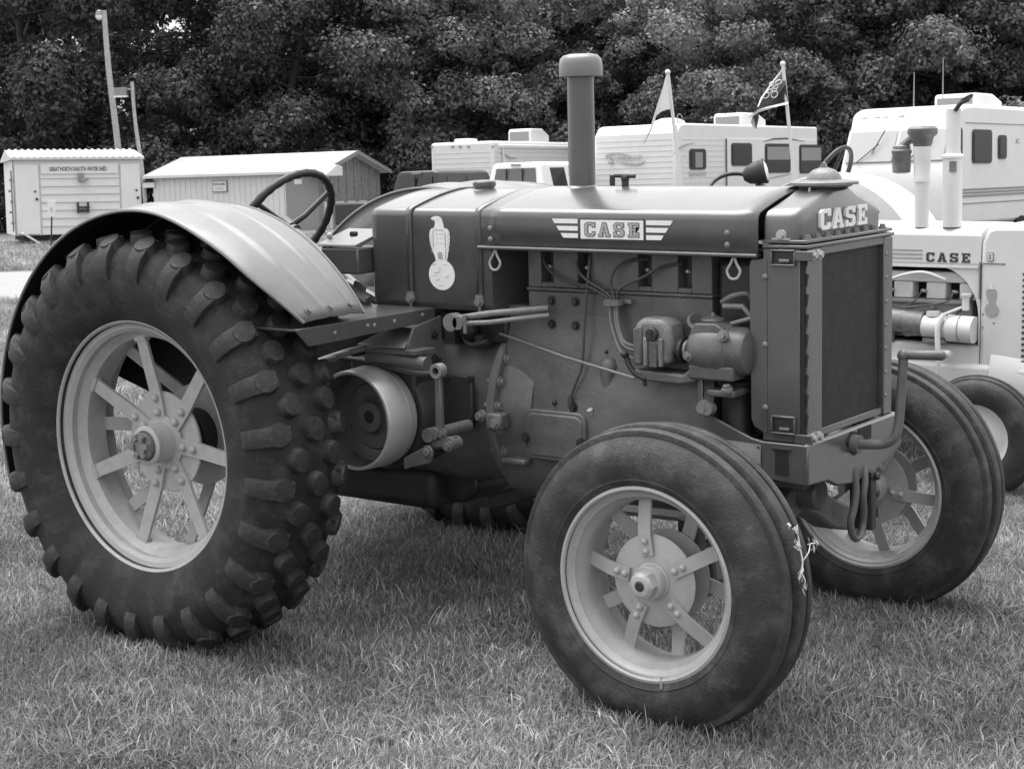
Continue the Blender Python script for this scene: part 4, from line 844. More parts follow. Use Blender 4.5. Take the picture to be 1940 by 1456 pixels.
mb.add([gp(s+ .0*t, t+.25*math.sin(s*.4)+.02*s, .012) for t in tt for s in range(-40, 41, 2)], [(i*41+j, i*41+j+1, (i+1)*41+j+1, (i+1)*41+j) for i in range(len(tt)-1) for j in range(40)])
rd = obj('gravel_road', mb, M['gravel'], smooth=60); rd['kind'] = 'structure'

# ------------------------------------------------------------------ grass blades (one uncountable mass, instanced tufts)
def grass_mat(name, v0, v1):
    m = bpy.data.materials.new(name); m.use_nodes = True; nt = m.node_tree; b = nt.nodes['Principled BSDF']; N, L = nt.nodes.new, nt.links.new
    oi = N('ShaderNodeObjectInfo'); ge = N('ShaderNodeNewGeometry')
    ad = N('ShaderNodeMath'); ad.operation = 'ADD'; L(oi.outputs['Random'], ad.inputs[0]); L(ge.outputs['Random Per Island'], ad.inputs[1])
    hf = N('ShaderNodeMath'); hf.operation = 'MULTIPLY'; hf.inputs[1].default_value = .5; L(ad.outputs[0], hf.inputs[0]); pw = N('ShaderNodeMath'); pw.operation = 'POWER'; pw.inputs[1].default_value = 2.0; L(hf.outputs[0], pw.inputs[0])
    r = N('ShaderNodeMapRange'); r.inputs[1].default_value = 0; r.inputs[2].default_value = 1; r.inputs[3].default_value = v0; r.inputs[4].default_value = v1; L(pw.outputs[0], r.inputs[0])
    tn = N('ShaderNodeTexNoise'); tn.inputs['Scale'].default_value = 1.0; tn.inputs['Detail'].default_value = 4; L(ge.outputs['Position'], tn.inputs['Vector'])
    r2 = N('ShaderNodeMapRange'); r2.inputs[1].default_value = .3; r2.inputs[2].default_value = .7; r2.inputs[3].default_value = .62; r2.inputs[4].default_value = 1.50; L(tn.outputs[0], r2.inputs[0])
    mu = N('ShaderNodeMath'); mu.operation = 'MULTIPLY'; L(r.outputs[0], mu.inputs[0]); L(r2.outputs[0], mu.inputs[1])
    c = N('ShaderNodeCombineColor'); [L(mu.outputs[0], c.inputs[i]) for i in range(3)]; L(c.outputs[0], b.inputs['Base Color']); b.inputs['Roughness'].default_value = .5; b.inputs['Specular IOR Level'].default_value = .35
    t = N('ShaderNodeBsdfTranslucent'); L(c.outputs[0], t.inputs[0]); ms = N('ShaderNodeMixShader'); ms.inputs[0].default_value = .35
    L(b.outputs[0], ms.inputs[1]); L(t.outputs[0], ms.inputs[2]); L(ms.outputs[0], nt.nodes['Material Output'].inputs[0]); return m
M['grass'] = grass_mat('grass_blades', .115, .68)
tufts = []
for q in range(6):
    rn = random.Random(50+q); mb = MB()
    for k in range(44):
        a = rn.random()*2*PI; rr = .080*math.sqrt(rn.random()); x, y = rr*math.cos(a), rr*math.sin(a)
        h = rn.uniform(.020, .058)*(1.5 if rn.random() < .07 else 1); wd = rn.uniform(.0009, .0020); ya = rn.random()*2*PI; le = rn.uniform(.1, .95)*h; la = rn.random()*2*PI
        dx, dy = math.cos(ya)*wd, math.sin(ya)*wd; lx, ly = math.cos(la)*le, math.sin(la)*le
        pr = [(0, 0, 1), (.45, .25, .95), (.8, .62, .7), (1, 1.0, .08)]; vs = []
        for hz, lf, ww in pr:
            c = Vector((x+lx*lf, y+ly*lf, h*hz-.004-.25*le*lf*lf)); vs += [c-Vector((dx, dy, 0))*ww, c+Vector((dx, dy, 0))*ww]
        mb.add(vs, [(0, 1, 3, 2), (2, 3, 5, 4), (4, 5, 7, 6)])
    if q in (0, 2, 4):      # a long flattened stalk
        a = rn.random()*6.28; d = Vector((math.cos(a), math.sin(a), 0)); e_ = Vector((-d.y, d.x, 0))*.0016; pts = [d*-.05+Vector((0, 0, .012)), d*-.01+Vector((0, 0, .035)), d*.035+Vector((0, 0, .036)), d*.075+Vector((0, 0, .022))]
        mb.add([p+s_*e_ for p in pts for s_ in (-1, 1)], [(0, 1, 3, 2), (2, 3, 5, 4), (4, 5, 7, 6)])
    me = mesh_of(mb, 'grass_tuft', M['grass'], 0); me.polygons.foreach_set('use_smooth', [True]*len(me.polygons))
    o = bpy.data.objects.new('grass_tuft', me); tufts.append(o)
def grass_field(name, poly_st, dens, scale, seed, label, dz=0.0):
    """scatter tufts on a sheet that follows the ground"""
    (s0, s1, t0, t1) = poly_st; nt_ = 14; ns = 10
    mb = MB(); vs = []
    for i in range(nt_+1):
        t = t0+(t1-t0)*i/nt_; hw = .36*max(t, 2.0)+.5
        for j in range(ns+1): vs.append(gp(-hw+2*hw*j/ns, t, dz-.003))
    mb.add(vs, [(i*(ns+1)+j, i*(ns+1)+j+1, (i+1)*(ns+1)+j+1, (i+1)*(ns+1)+j) for i in range(nt_) for j in range(ns)])
    o = obj(name, mb, M['soil'], smooth=0)
    ng = bpy.data.node_groups.new(name, 'GeometryNodeTree')
    ng.interface.new_socket('Geometry', in_out='INPUT', socket_type='NodeSocketGeometry'); ng.interface.new_socket('Geometry', in_out='OUTPUT', socket_type='NodeSocketGeometry')
    N, L = ng.nodes.new, ng.links.new; gi, go = N('NodeGroupInput'), N('NodeGroupOutput')
    dp = N('GeometryNodeDistributePointsOnFaces'); dp.inputs['Density'].default_value = dens; dp.inputs['Seed'].default_value = seed; L(gi.outputs[0], dp.inputs['Mesh'])
    jn = N('GeometryNodeJoinGeometry')
    for tu in tufts:
        oi = N('GeometryNodeObjectInfo'); oi.inputs['Object'].default_value = tu; oi.inputs['As Instance'].default_value = True; L(oi.outputs['Geometry'], jn.inputs[0])
    ip = N('GeometryNodeInstanceOnPoints'); ip.inputs['Pick Instance'].default_value = True; L(dp.outputs['Points'], ip.inputs['Points']); L(jn.outputs[0], ip.inputs['Instance'])
    rv = N('FunctionNodeRandomValue'); rv.data_type = 'FLOAT_VECTOR'; rv.inputs[0].default_value = (-.12, -.12, 0); rv.inputs[1].default_value = (.12, .12, 6.283); L(rv.outputs[0], ip.inputs['Rotation'])
    no = N('ShaderNodeTexNoise'); no.inputs['Scale'].default_value = 1.6; no.inputs['Detail'].default_value = 3
    mr = N('ShaderNodeMapRange'); mr.inputs[1].default_value = .3; mr.inputs[2].default_value = .7; mr.inputs[3].default_value = scale*.55; mr.inputs[4].default_value = scale*1.45; L(no.outputs[0], mr.inputs[0])
    rs = N('FunctionNodeRandomValue'); rs.data_type = 'FLOAT'; rs.inputs[2].default_value = .75; rs.inputs[3].default_value = 1.25
    mm = N('ShaderNodeMath'); mm.operation = 'MULTIPLY'; L(mr.outputs[0], mm.inputs[0]); L(rs.outputs[1], mm.inputs[1]); L(mm.outputs[0], ip.inputs['Scale'])
    L(ip.outputs[0], go.inputs[0])
    md = o.modifiers.new('scatter', 'NODES'); md.node_group = ng
    return tag(o, label, 'grass', kind='stuff')
grass_field('lawn_grass', (0, 0, 2.6, 7.4), 1150, 1.0, 3, 'short mown grass of the lawn around and in front of the tractor')
grass_field('lawn_grass', (0, 0, 7.4, 20.2), 260, 1.35, 5, 'mown grass of the lawn stretching back to the gravel road')
grass_field('lawn_grass', (0, 0, 28.8, 46), 34, 2.2, 8, 'strip of grass between the gravel road and the white trailer')
# ------------------------------------------------------------------ background frame: the lawn falls away gently behind the tractor
UPB = (Vector((0, 0, 1))+FH*SL).normalized(); FB = (FH-Vector((0, 0, 1))*SL).normalized()
def frame(org, yaw=0, tilt=0):
    """local frame on the sloping ground: x to the right of the photo, y away, z up, turned by yaw"""
    x = (RH*math.cos(yaw)+FB*math.sin(yaw)).normalized(); z = UPB; y = z.cross(x)
    if tilt:
        R_ = Matrix.Rotation(tilt, 3, y); x = R_ @ x; z = R_ @ z
    m = Matrix(((x.x, y.x, z.x, org[0]), (x.y, y.y, z.y, org[1]), (x.z, y.z, z.z, org[2]), (0, 0, 0, 1))); return m
def ground_at(px, t):
    p = at(px, 300, t); s = (p-CP).dot(RH); return gp(s, t)
def place(name, px, t, yaw=0, label=None, cat=None, group=None, tilt=0, sink=0):
    o = empty(name); o.matrix_world = frame(ground_at(px, t)-UPB*sink, yaw, tilt); tag(o, label, cat, group); return o
def loc_of(o, px, py, t):
    """local coordinates, in the frame of o, of the point seen at a photo pixel at distance t"""
    return o.matrix_world.inverted() @ at(px, py, t)
def on_plane(o, px, py, axis, val):
    """local point of o on its plane axis = val seen at a photo pixel"""
    Mi = o.matrix_world.inverted(); a = Mi @ CP; b = Mi @ at(px, py, 30); d = b-a; k = (val-a[axis])/d[axis]; return a+d*k

# ------------------------------------------------------------------ trees
def leaf_cloud(seed, clumps, per, size, mats_w):
    """leaves packed on the outer shell of rounded clumps: the clumps shade each other and leave dark gaps"""
    rn = np.random.default_rng(seed)
    cnt = np.maximum(8, (per*(clumps[:, 3]/.8)**2).astype(int)); idx = np.repeat(np.arange(len(clumps)), cnt)
    cs = clumps[idx, :3]; rad = clumps[idx, 3]; n = len(cs)
    d = rn.normal(size=(n, 3)); d /= np.linalg.norm(d, axis=1)[:, None]
    lump = 1+.22*np.sin(d[:, 0]*5+idx)+.18*np.sin(d[:, 1]*6+idx*1.7)+.15*np.sin(d[:, 2]*7+idx*.6)
    p = cs+d*(rad*lump*(.25+.75*rn.random(n)**.35))[:, None]*np.array([1, 1, .68])
    nrm = d*.9+rn.normal(size=(n, 3))*.45+np.array([0, 0, .45]); nrm /= np.linalg.norm(nrm, axis=1)[:, None]
    ref = rn.normal(size=(n, 3)); u = np.cross(nrm, ref); u /= np.linalg.norm(u, axis=1)[:, None]; v = np.cross(nrm, u)
    s = size*(.55+.9*rn.random(n))[:, None]
    return np.stack([p-u*s, p-v*s*.6+nrm*s*.18, p+u*s, p+v*s*.6+nrm*s*.18], 1).reshape(-1, 3)
def tree_kind(seed, H, R, low, ncl, per, size, leafm):
    rn = random.Random(seed); tr = MB()
    tr.tube(smoothcurve([(0, 0, -.3), (rn.uniform(-.2, .2), rn.uniform(-.2, .2), H*.25), (rn.uniform(-.4, .4), rn.uniform(-.4, .4), H*.55), (rn.uniform(-.5, .5), rn.uniform(-.5, .5), H*.9)], 4), [.22-.18*k/12 for k in range(13)], n=9)
    cl = []
    for k in range(30):
        z0 = low+(H*.82-low)*k/30; a = k*2.4+rn.random(); f = (z0-low)/(H-low); ext = R*(.65+.6*rn.random())*math.sqrt(max(.05, 1-(f*1.02)**2.2)); ez = z0+ext*rn.uniform(-.05, .45)
        e = Vector((math.cos(a)*ext, math.sin(a)*ext, ez)); m = Vector((math.cos(a)*ext*.5, math.sin(a)*ext*.5, z0+(ez-z0)*.65))
        tr.tube(smoothcurve([(0, 0, z0), m, e], 4), [.06-.05*j/8 for j in range(9)], n=6)
        for j in range(ncl//30):
            t = (1.0, .72, 1.12, .5, .9)[j % 5]+rn.uniform(-.1, .1); c = Vector((0, 0, z0)).lerp(e, t)+Vector((rn.gauss(0, .35), rn.gauss(0, .35), rn.gauss(0, .28))); cl.append((c.x, c.y, c.z, rn.choice((.35, .5, .7, .9, 1.15))))
    cl = np.array(cl); q = leaf_cloud(seed, cl, per, size, None); n = len(q)//4
    me = bpy.data.meshes.new('crown'); me.vertices.add(n*4); me.vertices.foreach_set('co', q.ravel()); me.loops.add(n*4); me.loops.foreach_set('vertex_index', np.arange(n*4, dtype=np.int32)); me.polygons.add(n); me.polygons.foreach_set('loop_start', np.arange(0, n*4, 4, dtype=np.int32)); me.polygons.foreach_set('loop_total', np.full(n, 4, dtype=np.int32)); me.materials.append(leafm); me.update(); me.validate()
    return mesh_of(tr, 'trunk', M['bark'], 60), me
KINDS = [tree_kind(1, 13, 3.6, 1.0, 120, 560, .078, M['leaf']), tree_kind(2, 14, 4.0, .8, 120, 560, .080, M['leaf_dark']), tree_kind(3, 12, 3.6, .7, 120, 600, .074, M['leaf_light']), tree_kind(4, 16, 4.2, .8, 120, 560, .082, M['leaf'])]
TREES = [(-60, 66, 0), (60, 63, 1), (190, 70, 3), (330, 72, 1), (430, 66, 0), (560, 66, 1), (640, 73, 3), (740, 74, 0), (860, 68, 2), (985, 67.5, 2), (1110, 74, 1), (1230, 68, 0), (1370, 62, 2), (1490, 69, 3), (1610, 64, 0), (1700, 70, 1), (1800, 63, 2), (1900, 67, 3), (2010, 64, 0)]
BACK = [(-120, 80, 1), (20, 79, 3), (130, 84, 1), (450, 83, 1), (520, 80, 3), (680, 82, 1), (800, 79, 1), (930, 82, 3), (1050, 80, 0), (1180, 83, 1), (1310, 79, 1), (1430, 82, 1), (1560, 80, 3), (1670, 83, 1), (1780, 80, 1), (1880, 82, 0), (1990, 79, 1), (2080, 82, 3)]
behind = ['behind the white enclosed trailer at the left edge', 'left of the tall light pole', 'just behind the tall light pole', 'behind the left end of the white shed', 'behind the middle of the white shed', 'behind the ridge of the white shed', 'overhanging the gable of the white shed', 'above the dark pickup truck', 'above the left half of the awning camper', 'left of the exhaust stack, pale and drooping low', 'right behind the exhaust stack', 'behind the plain white flag', 'between the two flags, its crown pale', 'behind the dark patterned flag', 'in the gap left of the motorhome', 'above the windshield of the motorhome', 'above the roof unit of the motorhome', 'above the far windows of the motorhome', 'at the right edge behind the motorhome']
rt = random.Random(77)
for i, (px, t, k) in enumerate(TREES+BACK):
    fr = i < len(TREES)
    o = empty('broadleaf_tree'); o.matrix_world = Matrix.Translation(ground_at(px, t)) @ Matrix.Rotation(rt.random()*6.28, 4, 'Z') @ Matrix.Scale(rt.uniform(.9, 1.15)*(.6 if i == 3 else 1), 4)
    link('trunk', KINDS[k][0], o); link('crown', KINDS[k][1], o)
    if fr: tag(o, 'leafy front-row tree '+behind[i], 'tree', 'trees along the edge of the wood')
    else: tag(o, 'dark tree deep in the wood, hidden behind the front row of trees', 'tree', 'shaded trees deep in the wood')
# undergrowth fills the foot of the wood
und = []
for k in range(7):
    rn = random.Random(300+k); cl = np.array([(rn.uniform(-2.4, 2.4), rn.uniform(-1, 1), abs(rn.gauss(0, 1.1))+.1, rn.uniform(.3, .6)) for _ in range(70)]) if k < 2 else None
    if k < 2:
        q = leaf_cloud(300+k, cl, 220, .075, None); n = len(q)//4; mb = MB(); mb.add([tuple(v) for v in q], [(4*i, 4*i+1, 4*i+2, 4*i+3) for i in range(n)])
        und.append(mesh_of(mb, 'foliage', M['leaf_dark'], 0))
for i, px in enumerate(range(-60, 2040, 120)):
    o = empty('bush'); o.matrix_world = Matrix.Translation(ground_at(px, 66+2*(i % 3))) @ Matrix.Rotation(YAW+rt.uniform(-.3, .3), 4, 'Z') @ Matrix.Scale(rt.uniform(.8, 1.3), 4)
    link('foliage', und[i % 2], o); tag(o, 'low dark bush at the foot of the wood', 'bush', 'bushes at the foot of the wood')

# ------------------------------------------------------------------ light poles
def pole(name, pxb, pyb, pxt, pyt, t, r0, r1, label, lampkind):
    b = at(pxb, pyb, t); tp = at(pxt, pyt, t); d = (tp-b).normalized(); g = b-d*((b.z-gz(t))/d.z+.3)
    o = empty(name, g); tag(o, label, 'pole'); L_ = (tp-g); mb = MB(); mb.tube(smoothcurve([(0, 0, 0), L_*.4+RH*.04, L_*.75-RH*.03, L_], 4), [r0+(r1-r0)*k/12 for k in range(13)], n=12); obj('post', mb, M['wood'], o, smooth=60)
    return o, L_
po, L1 = pole('light_pole', 222, 285, 197, 20, 58, .125, .085, 'tall weathered wooden pole with a round lamp on top', 'a')
mb = MB(); c = L1-RH*.17+Vector((0, 0, -.12)); mb.lathe([(.03, .14), (.10, .10), (.13, .0), (.14, -.03)], c, (0, 0, 1), n=18); mb.tube([L1+Vector((0, 0, -.05)), c+Vector((0, 0, .12))], .03, n=8); obj('lamp_shade', mb, M['trim'], po)
mb = MB(); mb.ball(c+Vector((0, 0, -.08)), .135); obj('lamp_globe', mb, M['lamp'], po)
p2, L2 = pole('light_pole', 266, 310, 250, 155, 57, .08, .055, 'short wooden pole carrying a small box lamp', 'b')
mb = MB(); c = L2-RH*.40-Vector((0, 0, .32)); mb.tube([L2-Vector((0, 0, .25)), L2-RH*.2-Vector((0, 0, .26))], .03, n=8); mb.box(c, (.40, .25, .26), Matrix.Rotation(YAW, 3, 'Z')); obj('lamp_box', mb, M['trim'], p2, bevel=.02)
mb = MB(); mb.box(c-Vector((0, 0, .16)), (.44, .3, .06), Matrix.Rotation(YAW, 3, 'Z')); obj('lamp_glass', mb, M['lamp'], p2)

# ------------------------------------------------------------------ white enclosed trailer with lettering
tr = place('enclosed_trailer', 24, 44, .36, 'white enclosed trailer with dark lettering under a shallow white roof', 'trailer', tilt=.012)
FLx = on_plane(tr, 24, 300, 1, 0); FRx = on_plane(tr, 265, 300, 1, 0); X0, X1 = FLx.x, FRx.x; ZT = (FLx.z+FRx.z)/2; ZB = .28; DP = 3.4
SK = -.34      # the box runs back to the left
def dv(x, y, z): return (x+y*SK*0, y, z)
mb = MB(); mb.bx(X0, X1, .02, DP, ZB, ZT-.02); obj('body', mb, M['wsiding'], tr)
wdt = X1-X0; pan = .2*wdt
nb = 9
for k in range(nb):
    z0 = ZB+.02+(ZT-.12-ZB)*k/nb; z1 = ZB+.02+(ZT-.12-ZB)*(k+1)/nb
    mb = MB(); mb.prism([(0, z0), (-.035, z0), (-.008, z1-.004), (0, z1-.004)], lambda a, b, d: (d, a+.018, b), X0+pan+.02, X1-.17*wdt-.02); obj('siding_board', mb, M['wsiding'], tr, smooth=0)
for a, b in ((X0, X0+pan), (X1-.17*wdt, X1)):
    mb = MB(); mb.bx(a+.03, b-.03, -.03, .018, ZB+.03, ZT-.16); d_ = obj('door', mb, M['white'], tr, bevel=.006)
    mb = MB(); mb.cyl((b-.10, -.03, ZB+.95), (b-.10, -.09, ZB+.95), .035, n=12); mb.cyl((b-.13, -.03, ZB+1.15), (b-.13, -.06, ZB+1.15), .028, n=12); obj('door_knob', mb, M['cast_dark'], d_)
mb = MB(); mb.prism([(-.10, ZT-.03), (-.10, ZT+.03), (DP*.5, ZT+.27), (DP+.1, ZT+.03), (DP+.1, ZT-.03)], lambda a, b, d: (d, a, b), X0-.08, X1+.10); rf = obj('roof', mb, M['roof'], tr)
for k in range(20):
    x = X0-.05+(wdt+.1)*(k+.5)/20; mb = MB(); mb.prism([(-.105, ZT+.028), (-.105, ZT+.05), (DP*.5, ZT+.30), (DP*.5, ZT+.272)], lambda a, b, d: (d, a, b), x-.03, x+.03); obj('roof_rib', mb, M['roof'], rf, smooth=0)
tx0 = on_plane(tr, 93, 320, 1, -.03); tx1 = on_plane(tr, 202, 320, 1, -.03)
mb = MB(); mb.bx(X0+pan+.04, X1-.17*wdt-.04, -.034, .0, tx0.z-.13, tx0.z+.13); obj('name_board', mb, M['white'], tr)
text_mesh('lettering', 'GREAT NORTH DAKOTA WATER SHED', tx1.x-tx0.x, .115, lambda a, b, d: Vector(((tx0.x+tx1.x)/2+a, -.038, (tx0.z+tx1.z)/2+b)), M['decal_dark'], tr)
c = on_plane(tr, 153, 335, 1, -.05); mb = MB(); mb.box((c.x, -.07, c.z), (.14, .10, .22)); mb.box((c.x+.10, -.14, c.z-.08), (.20, .16, .05), Matrix.Rotation(-.5, 3, 'Y')); obj('wall_lamp', mb, M['trim'], tr, bevel=.01)
c = on_plane(tr, 158, 393, 1, -.05); mb = MB()
for dx in (-.14, .12): mb.bx(c.x+dx-.025, c.x+dx+.025, -.12, -.03, c.z-.14, c.z+.14)
mb.bx(c.x-.14, c.x+.16, -.11, -.05, c.z-.02, c.z+.03); mb.bx(c.x-.10, c.x+.08, -.10, -.05, c.z-.12, c.z-.05); obj('hose_rack', mb, M['cast_dark'], tr)
mb = MB(); mb.bx(X0-.02, X0+.0, .0, .05, ZB, ZT)
for k in range(5): mb.bx(X0-.10, X0-.02, .15+.5*(k % 2), .2+.5*(k % 2), ZB+.3+k*.28, ZB+.36+k*.28)
mb.bx(X0-.06, X0-.02, .3, .34, ZB+.1, ZT-.3); obj('door_bars', mb, M['trim'], tr)
mb = MB(); mb.bx(X0+.2, X1-.2, .1, DP-.2, .12, ZB); obj('chassis', mb, M['dark'], tr)
for y in (.5, ):
    for x in ((X0+X1)/2-.4, (X0+X1)/2+.45):
        mb = MB(); mb.lathe([(.16, -.1), (.32, -.1), (.34, -.05), (.34, .05), (.32, .1), (.16, .1)], (x, y, .34), (0, 1, 0), n=24); obj('tyre', mb, M['rubber'], tr)
mb = MB(); a = on_plane(tr, 42, 441, 1, -.4); b = on_plane(tr, 82, 466, 1, -.4); mb.box(((a.x+b.x)/2, -.55, (a.z+b.z)/2), ((b-a).length, .45, .05), Matrix.Rotation(-math.atan2(b.z-a.z, b.x-a.x), 3, 'Y')); ra = obj('loading_ramp', mb, M['white'], tr)
# sign on a thin stake in front of it
sg = place('parking_sign', 96, 40.5, 0, 'small white sign on a thin leaning stake before the enclosed trailer', 'sign')
a = on_plane(sg, 95, 455, 1, 0); b = on_plane(sg, 99, 385, 1, 0); c = on_plane(sg, 98, 395, 1, -.02)
mb = MB(); mb.tube([(a.x, 0, -.1), (b.x, 0, b.z+.05)], .02, n=8); obj('stake', mb, M['cast_dark'], sg)
mb = MB(); mb.box((c.x, -.03, c.z), (.19, .02, .40), Matrix.Rotation(.08, 3, 'Y')); obj('panel', mb, M['white'], sg, bevel=.004)
text_mesh('lettering', '0', .07, .12, lambda p, q, d: Vector((c.x+p, -.042, c.z-.03+q)), M['decal_grey'], sg)

# ------------------------------------------------------------------ white shed
sh = place('white_shed', 604, 54, -.40, 'long white shed with a pale metal roof and grey gable, behind the steering wheel', 'shed')
eL = on_plane(sh, 270, 340, 1, 0); eR = on_plane(sh, 604, 327, 1, 0); SX0, SX1 = eL.x, eR.x; EZ = (eL.z+eR.z)/2
rdg = on_plane(sh, 500, 292, 1, 2.4); RZ_ = rdg.z; SD = 4.8
mb = MB(); mb.bx(SX0+.25, SX1-.2, .25, SD-.2, 0, EZ); obj('wall', mb, M['wsiding'], sh)
nb = 30
for k in range(nb):
    x = SX0+.25+(SX1-SX0-.45)*k/nb; mb = MB(); mb.bx(x, x+.018, .235, .252, 0, EZ-.03); obj('wall_rib', mb, M['wsiding'], sh, smooth=0)
mb = MB(); mb.prism([(-.0, EZ), (-.0, EZ+.09), (SD/2, RZ_), (SD, EZ+.09), (SD, EZ), (SD/2, RZ_-.10)], lambda a, b, d: (d, a, b), SX0, SX1+.15); rf = obj('roof', mb, M['roof'], sh, smooth=0)
mb = MB(); mb.prism([(-.005, EZ-.03), (SD/2, RZ_-.13), (SD, EZ-.03), (SD, EZ+.1), (SD/2, RZ_+.015), (-.005, EZ+.1)], lambda a, b, d: (d, a, b), SX1+.151, SX1+.20); obj('barge_board', mb, M['trim'], rf, smooth=0)
for k in range(16):    # boards of the gable end
    y0 = .25+(SD-.45)*k/16; y1 = .25+(SD-.45)*(k+1)/16-.02; zt = EZ+(RZ_-.12-EZ)*(1-abs((y0+y1)/2-SD/2)/(SD/2))
    mb = MB(); mb.bx(SX1-.2, SX1-.17+.01*(k % 2), y0, y1, .9, zt); obj('gable_board', mb, M['greyboard'], sh, smooth=0)
    mb = MB(); mb.bx(SX1-.2, SX1-.15+.012*(k % 3), y0, y1, 0, .885); obj('gable_board', mb, M['wsiding'] if k % 3 else M['trim'], sh, smooth=0)
a = on_plane(sh, 541, 338, 1, .2); b = on_plane(sh, 603, 338, 1, .2)
mb = MB(); mb.bx(a.x, b.x, .17, .24, 0, EZ-.05); dr = obj('door', mb, M['trim'], sh, bevel=.01)
mb = MB(); m_ = on_plane(sh, 565, 345, 1, .16); mb.bx(m_.x-.14, m_.x+.14, .155, .169, m_.z-.07, m_.z+.09); obj('door_notice', mb, M['white'], sh)
a = on_plane(sh, 600, 343, 1, .1); mb = MB(); mb.prism([(0, 0), (0, .06), (.7, .36), (1.1, .30), (1.1, .0)], lambda p, q, d: (d, -.5+p, EZ-.1+q), eR.x-.5, eR.x+.55); obj('porch_roof', mb, M['white'], sh, bevel=.02)
c = on_plane(sh, 416, 353, 1, .2); mb = MB(); mb.bx(c.x-.29, c.x+.29, .195, .235, c.z-.19, c.z+.19); sgn = obj('sign_board', mb, M['trim'], sh)
mb = MB(); mb.bx(c.x-.26, c.x+.26, .185, .194, c.z-.16, c.z+.16); obj('sign_face', mb, M['white'], sh)
text_mesh('lettering', 'RESTROOMS', .44, .085, lambda p, q, d: Vector((c.x+p, .182, c.z+.07+q)), M['decal_dark'], sh)
text_mesh('lettering', 'SHOWERS', .36, .085, lambda p, q, d: Vector((c.x+p, .182, c.z-.075+q)), M['decal_grey'], sh)
c = on_plane(sh, 283, 349, 1, .2); mb = MB(); mb.bx(c.x-.22, c.x+.22, .15, .24, c.z-.12, c.z+.08); obj('window', mb, M['white'], sh, bevel=.01); mb = MB(); mb.bx(c.x-.2, c.x+.25, .12, .149, c.z+.06, c.z+.12); obj('window_shadow_strip', mb, M['cast_dark'], sh)  # the dark strip stands in for a shadow along the window top

# ------------------------------------------------------------------ pickups (cab seen from behind)
def pickup(px0, px1, pytop, t, yaw, paint, label, bed):
    o = place('pickup_truck', (px0+px1)/2, t, yaw, label, 'pickup', 'pickups parked in front of the campers')
    a = on_plane(o, px0, pytop, 1, 0); b = on_plane(o, px1, pytop, 1, 0); H = (a.z+b.z)/2; wd = b.x-a.x; cx = (a.x+b.x)/2
    hb = H*.56
    def cabsec(f):   # trapezoid cab
        w0 = wd/2+.16; w1 = wd/2-.02; return [(cx-w0, hb), (cx+w0, hb), (cx+w1, H-.05), (cx+w1-.12, H), (cx-w1+.12, H), (cx-w1, H-.05)]
    mb = MB(); s0 = cabsec(0); y0, y1 = 0, 2.2; n = 6
    vs = [(x, y0+(H-z)*-.16+.0, z) for x, z in s0]+[(x, y1+(H-z)*.45, z) for x, z in s0]
    mb.add(vs, [tuple(range(n-1, -1, -1)), tuple(range(n, 2*n))]+[(i, (i+1) % n, n+(i+1) % n, n+i) for i in range(n)]); cab = obj('cab', mb, paint, o, bevel=.05, seg=3)
    mb = MB(); mb.bx(cx-wd/2-.24, cx+wd/2+.24, -bed, 3.6, .35, hb-.02); obj('body', mb, paint, o, bevel=.06, seg=3)
    z0, z1 = hb+.07, H-.15; ww = wd/2-.17
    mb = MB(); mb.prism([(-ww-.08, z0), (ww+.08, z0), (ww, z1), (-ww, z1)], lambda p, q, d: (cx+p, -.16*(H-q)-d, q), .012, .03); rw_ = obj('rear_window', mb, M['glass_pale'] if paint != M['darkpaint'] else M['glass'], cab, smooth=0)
    mb = MB()
    for q in (-.16, .16) if paint != M['darkpaint'] else (0,): mb.bx(cx+q*wd-.010, cx+q*wd+.010, -.16*(H-(z0+z1)/2)-.06, -.16*(H-(z0+z1)/2)-.02, z0, z1)
    obj('window_slider', mb, M['dark'], cab)
    for s_ in (-1, 1):
        for ya, yb in ((.35, 1.0), (1.22, 2.0)):
            mb = MB(); mb.prism([(ya, z0), (yb+(.2 if yb > 2 else 0), z0), (yb, z1), (ya, z1)], lambda p, q, d: (cx+s_*(wd/2+.16-(q-hb)/(H-.05-hb)*.18)+s_*d, p, q), .0, .012); obj('side_window', mb, M['glass'], cab, smooth=0)
        mb = MB(); mb.box((cx+s_*(wd/2+.38), 1.9, hb+.05), (.22, .1, .2)); obj('mirror', mb, M['cast_dark'], o, bevel=.03)
        for y in (-bed*.55, 2.6):
            mb = MB(); mb.lathe([(.2, -.12), (.36, -.12), (.38, -.06), (.38, .06), (.36, .12), (.2, .12), (.19, 0)], (cx+s_*(wd/2+.10), y, .38), (1, 0, 0), n=28, closed=True); obj('tyre', mb, M['rubber'], o)
    mb = MB(); mb.bx(cx-.14, cx+.14, -.06, -.02, H-.09, H-.03); obj('brake_light', mb, M['trim'], cab)
    return o
pickup(752, 830, 324, 44, -.62, M['darkpaint'], 'dark pickup truck parked left of the white pickup', 2.3)
pickup(932, 1026, 308, 43, -.62, M['white'], 'white pickup truck just left of the exhaust stack', 2.0)

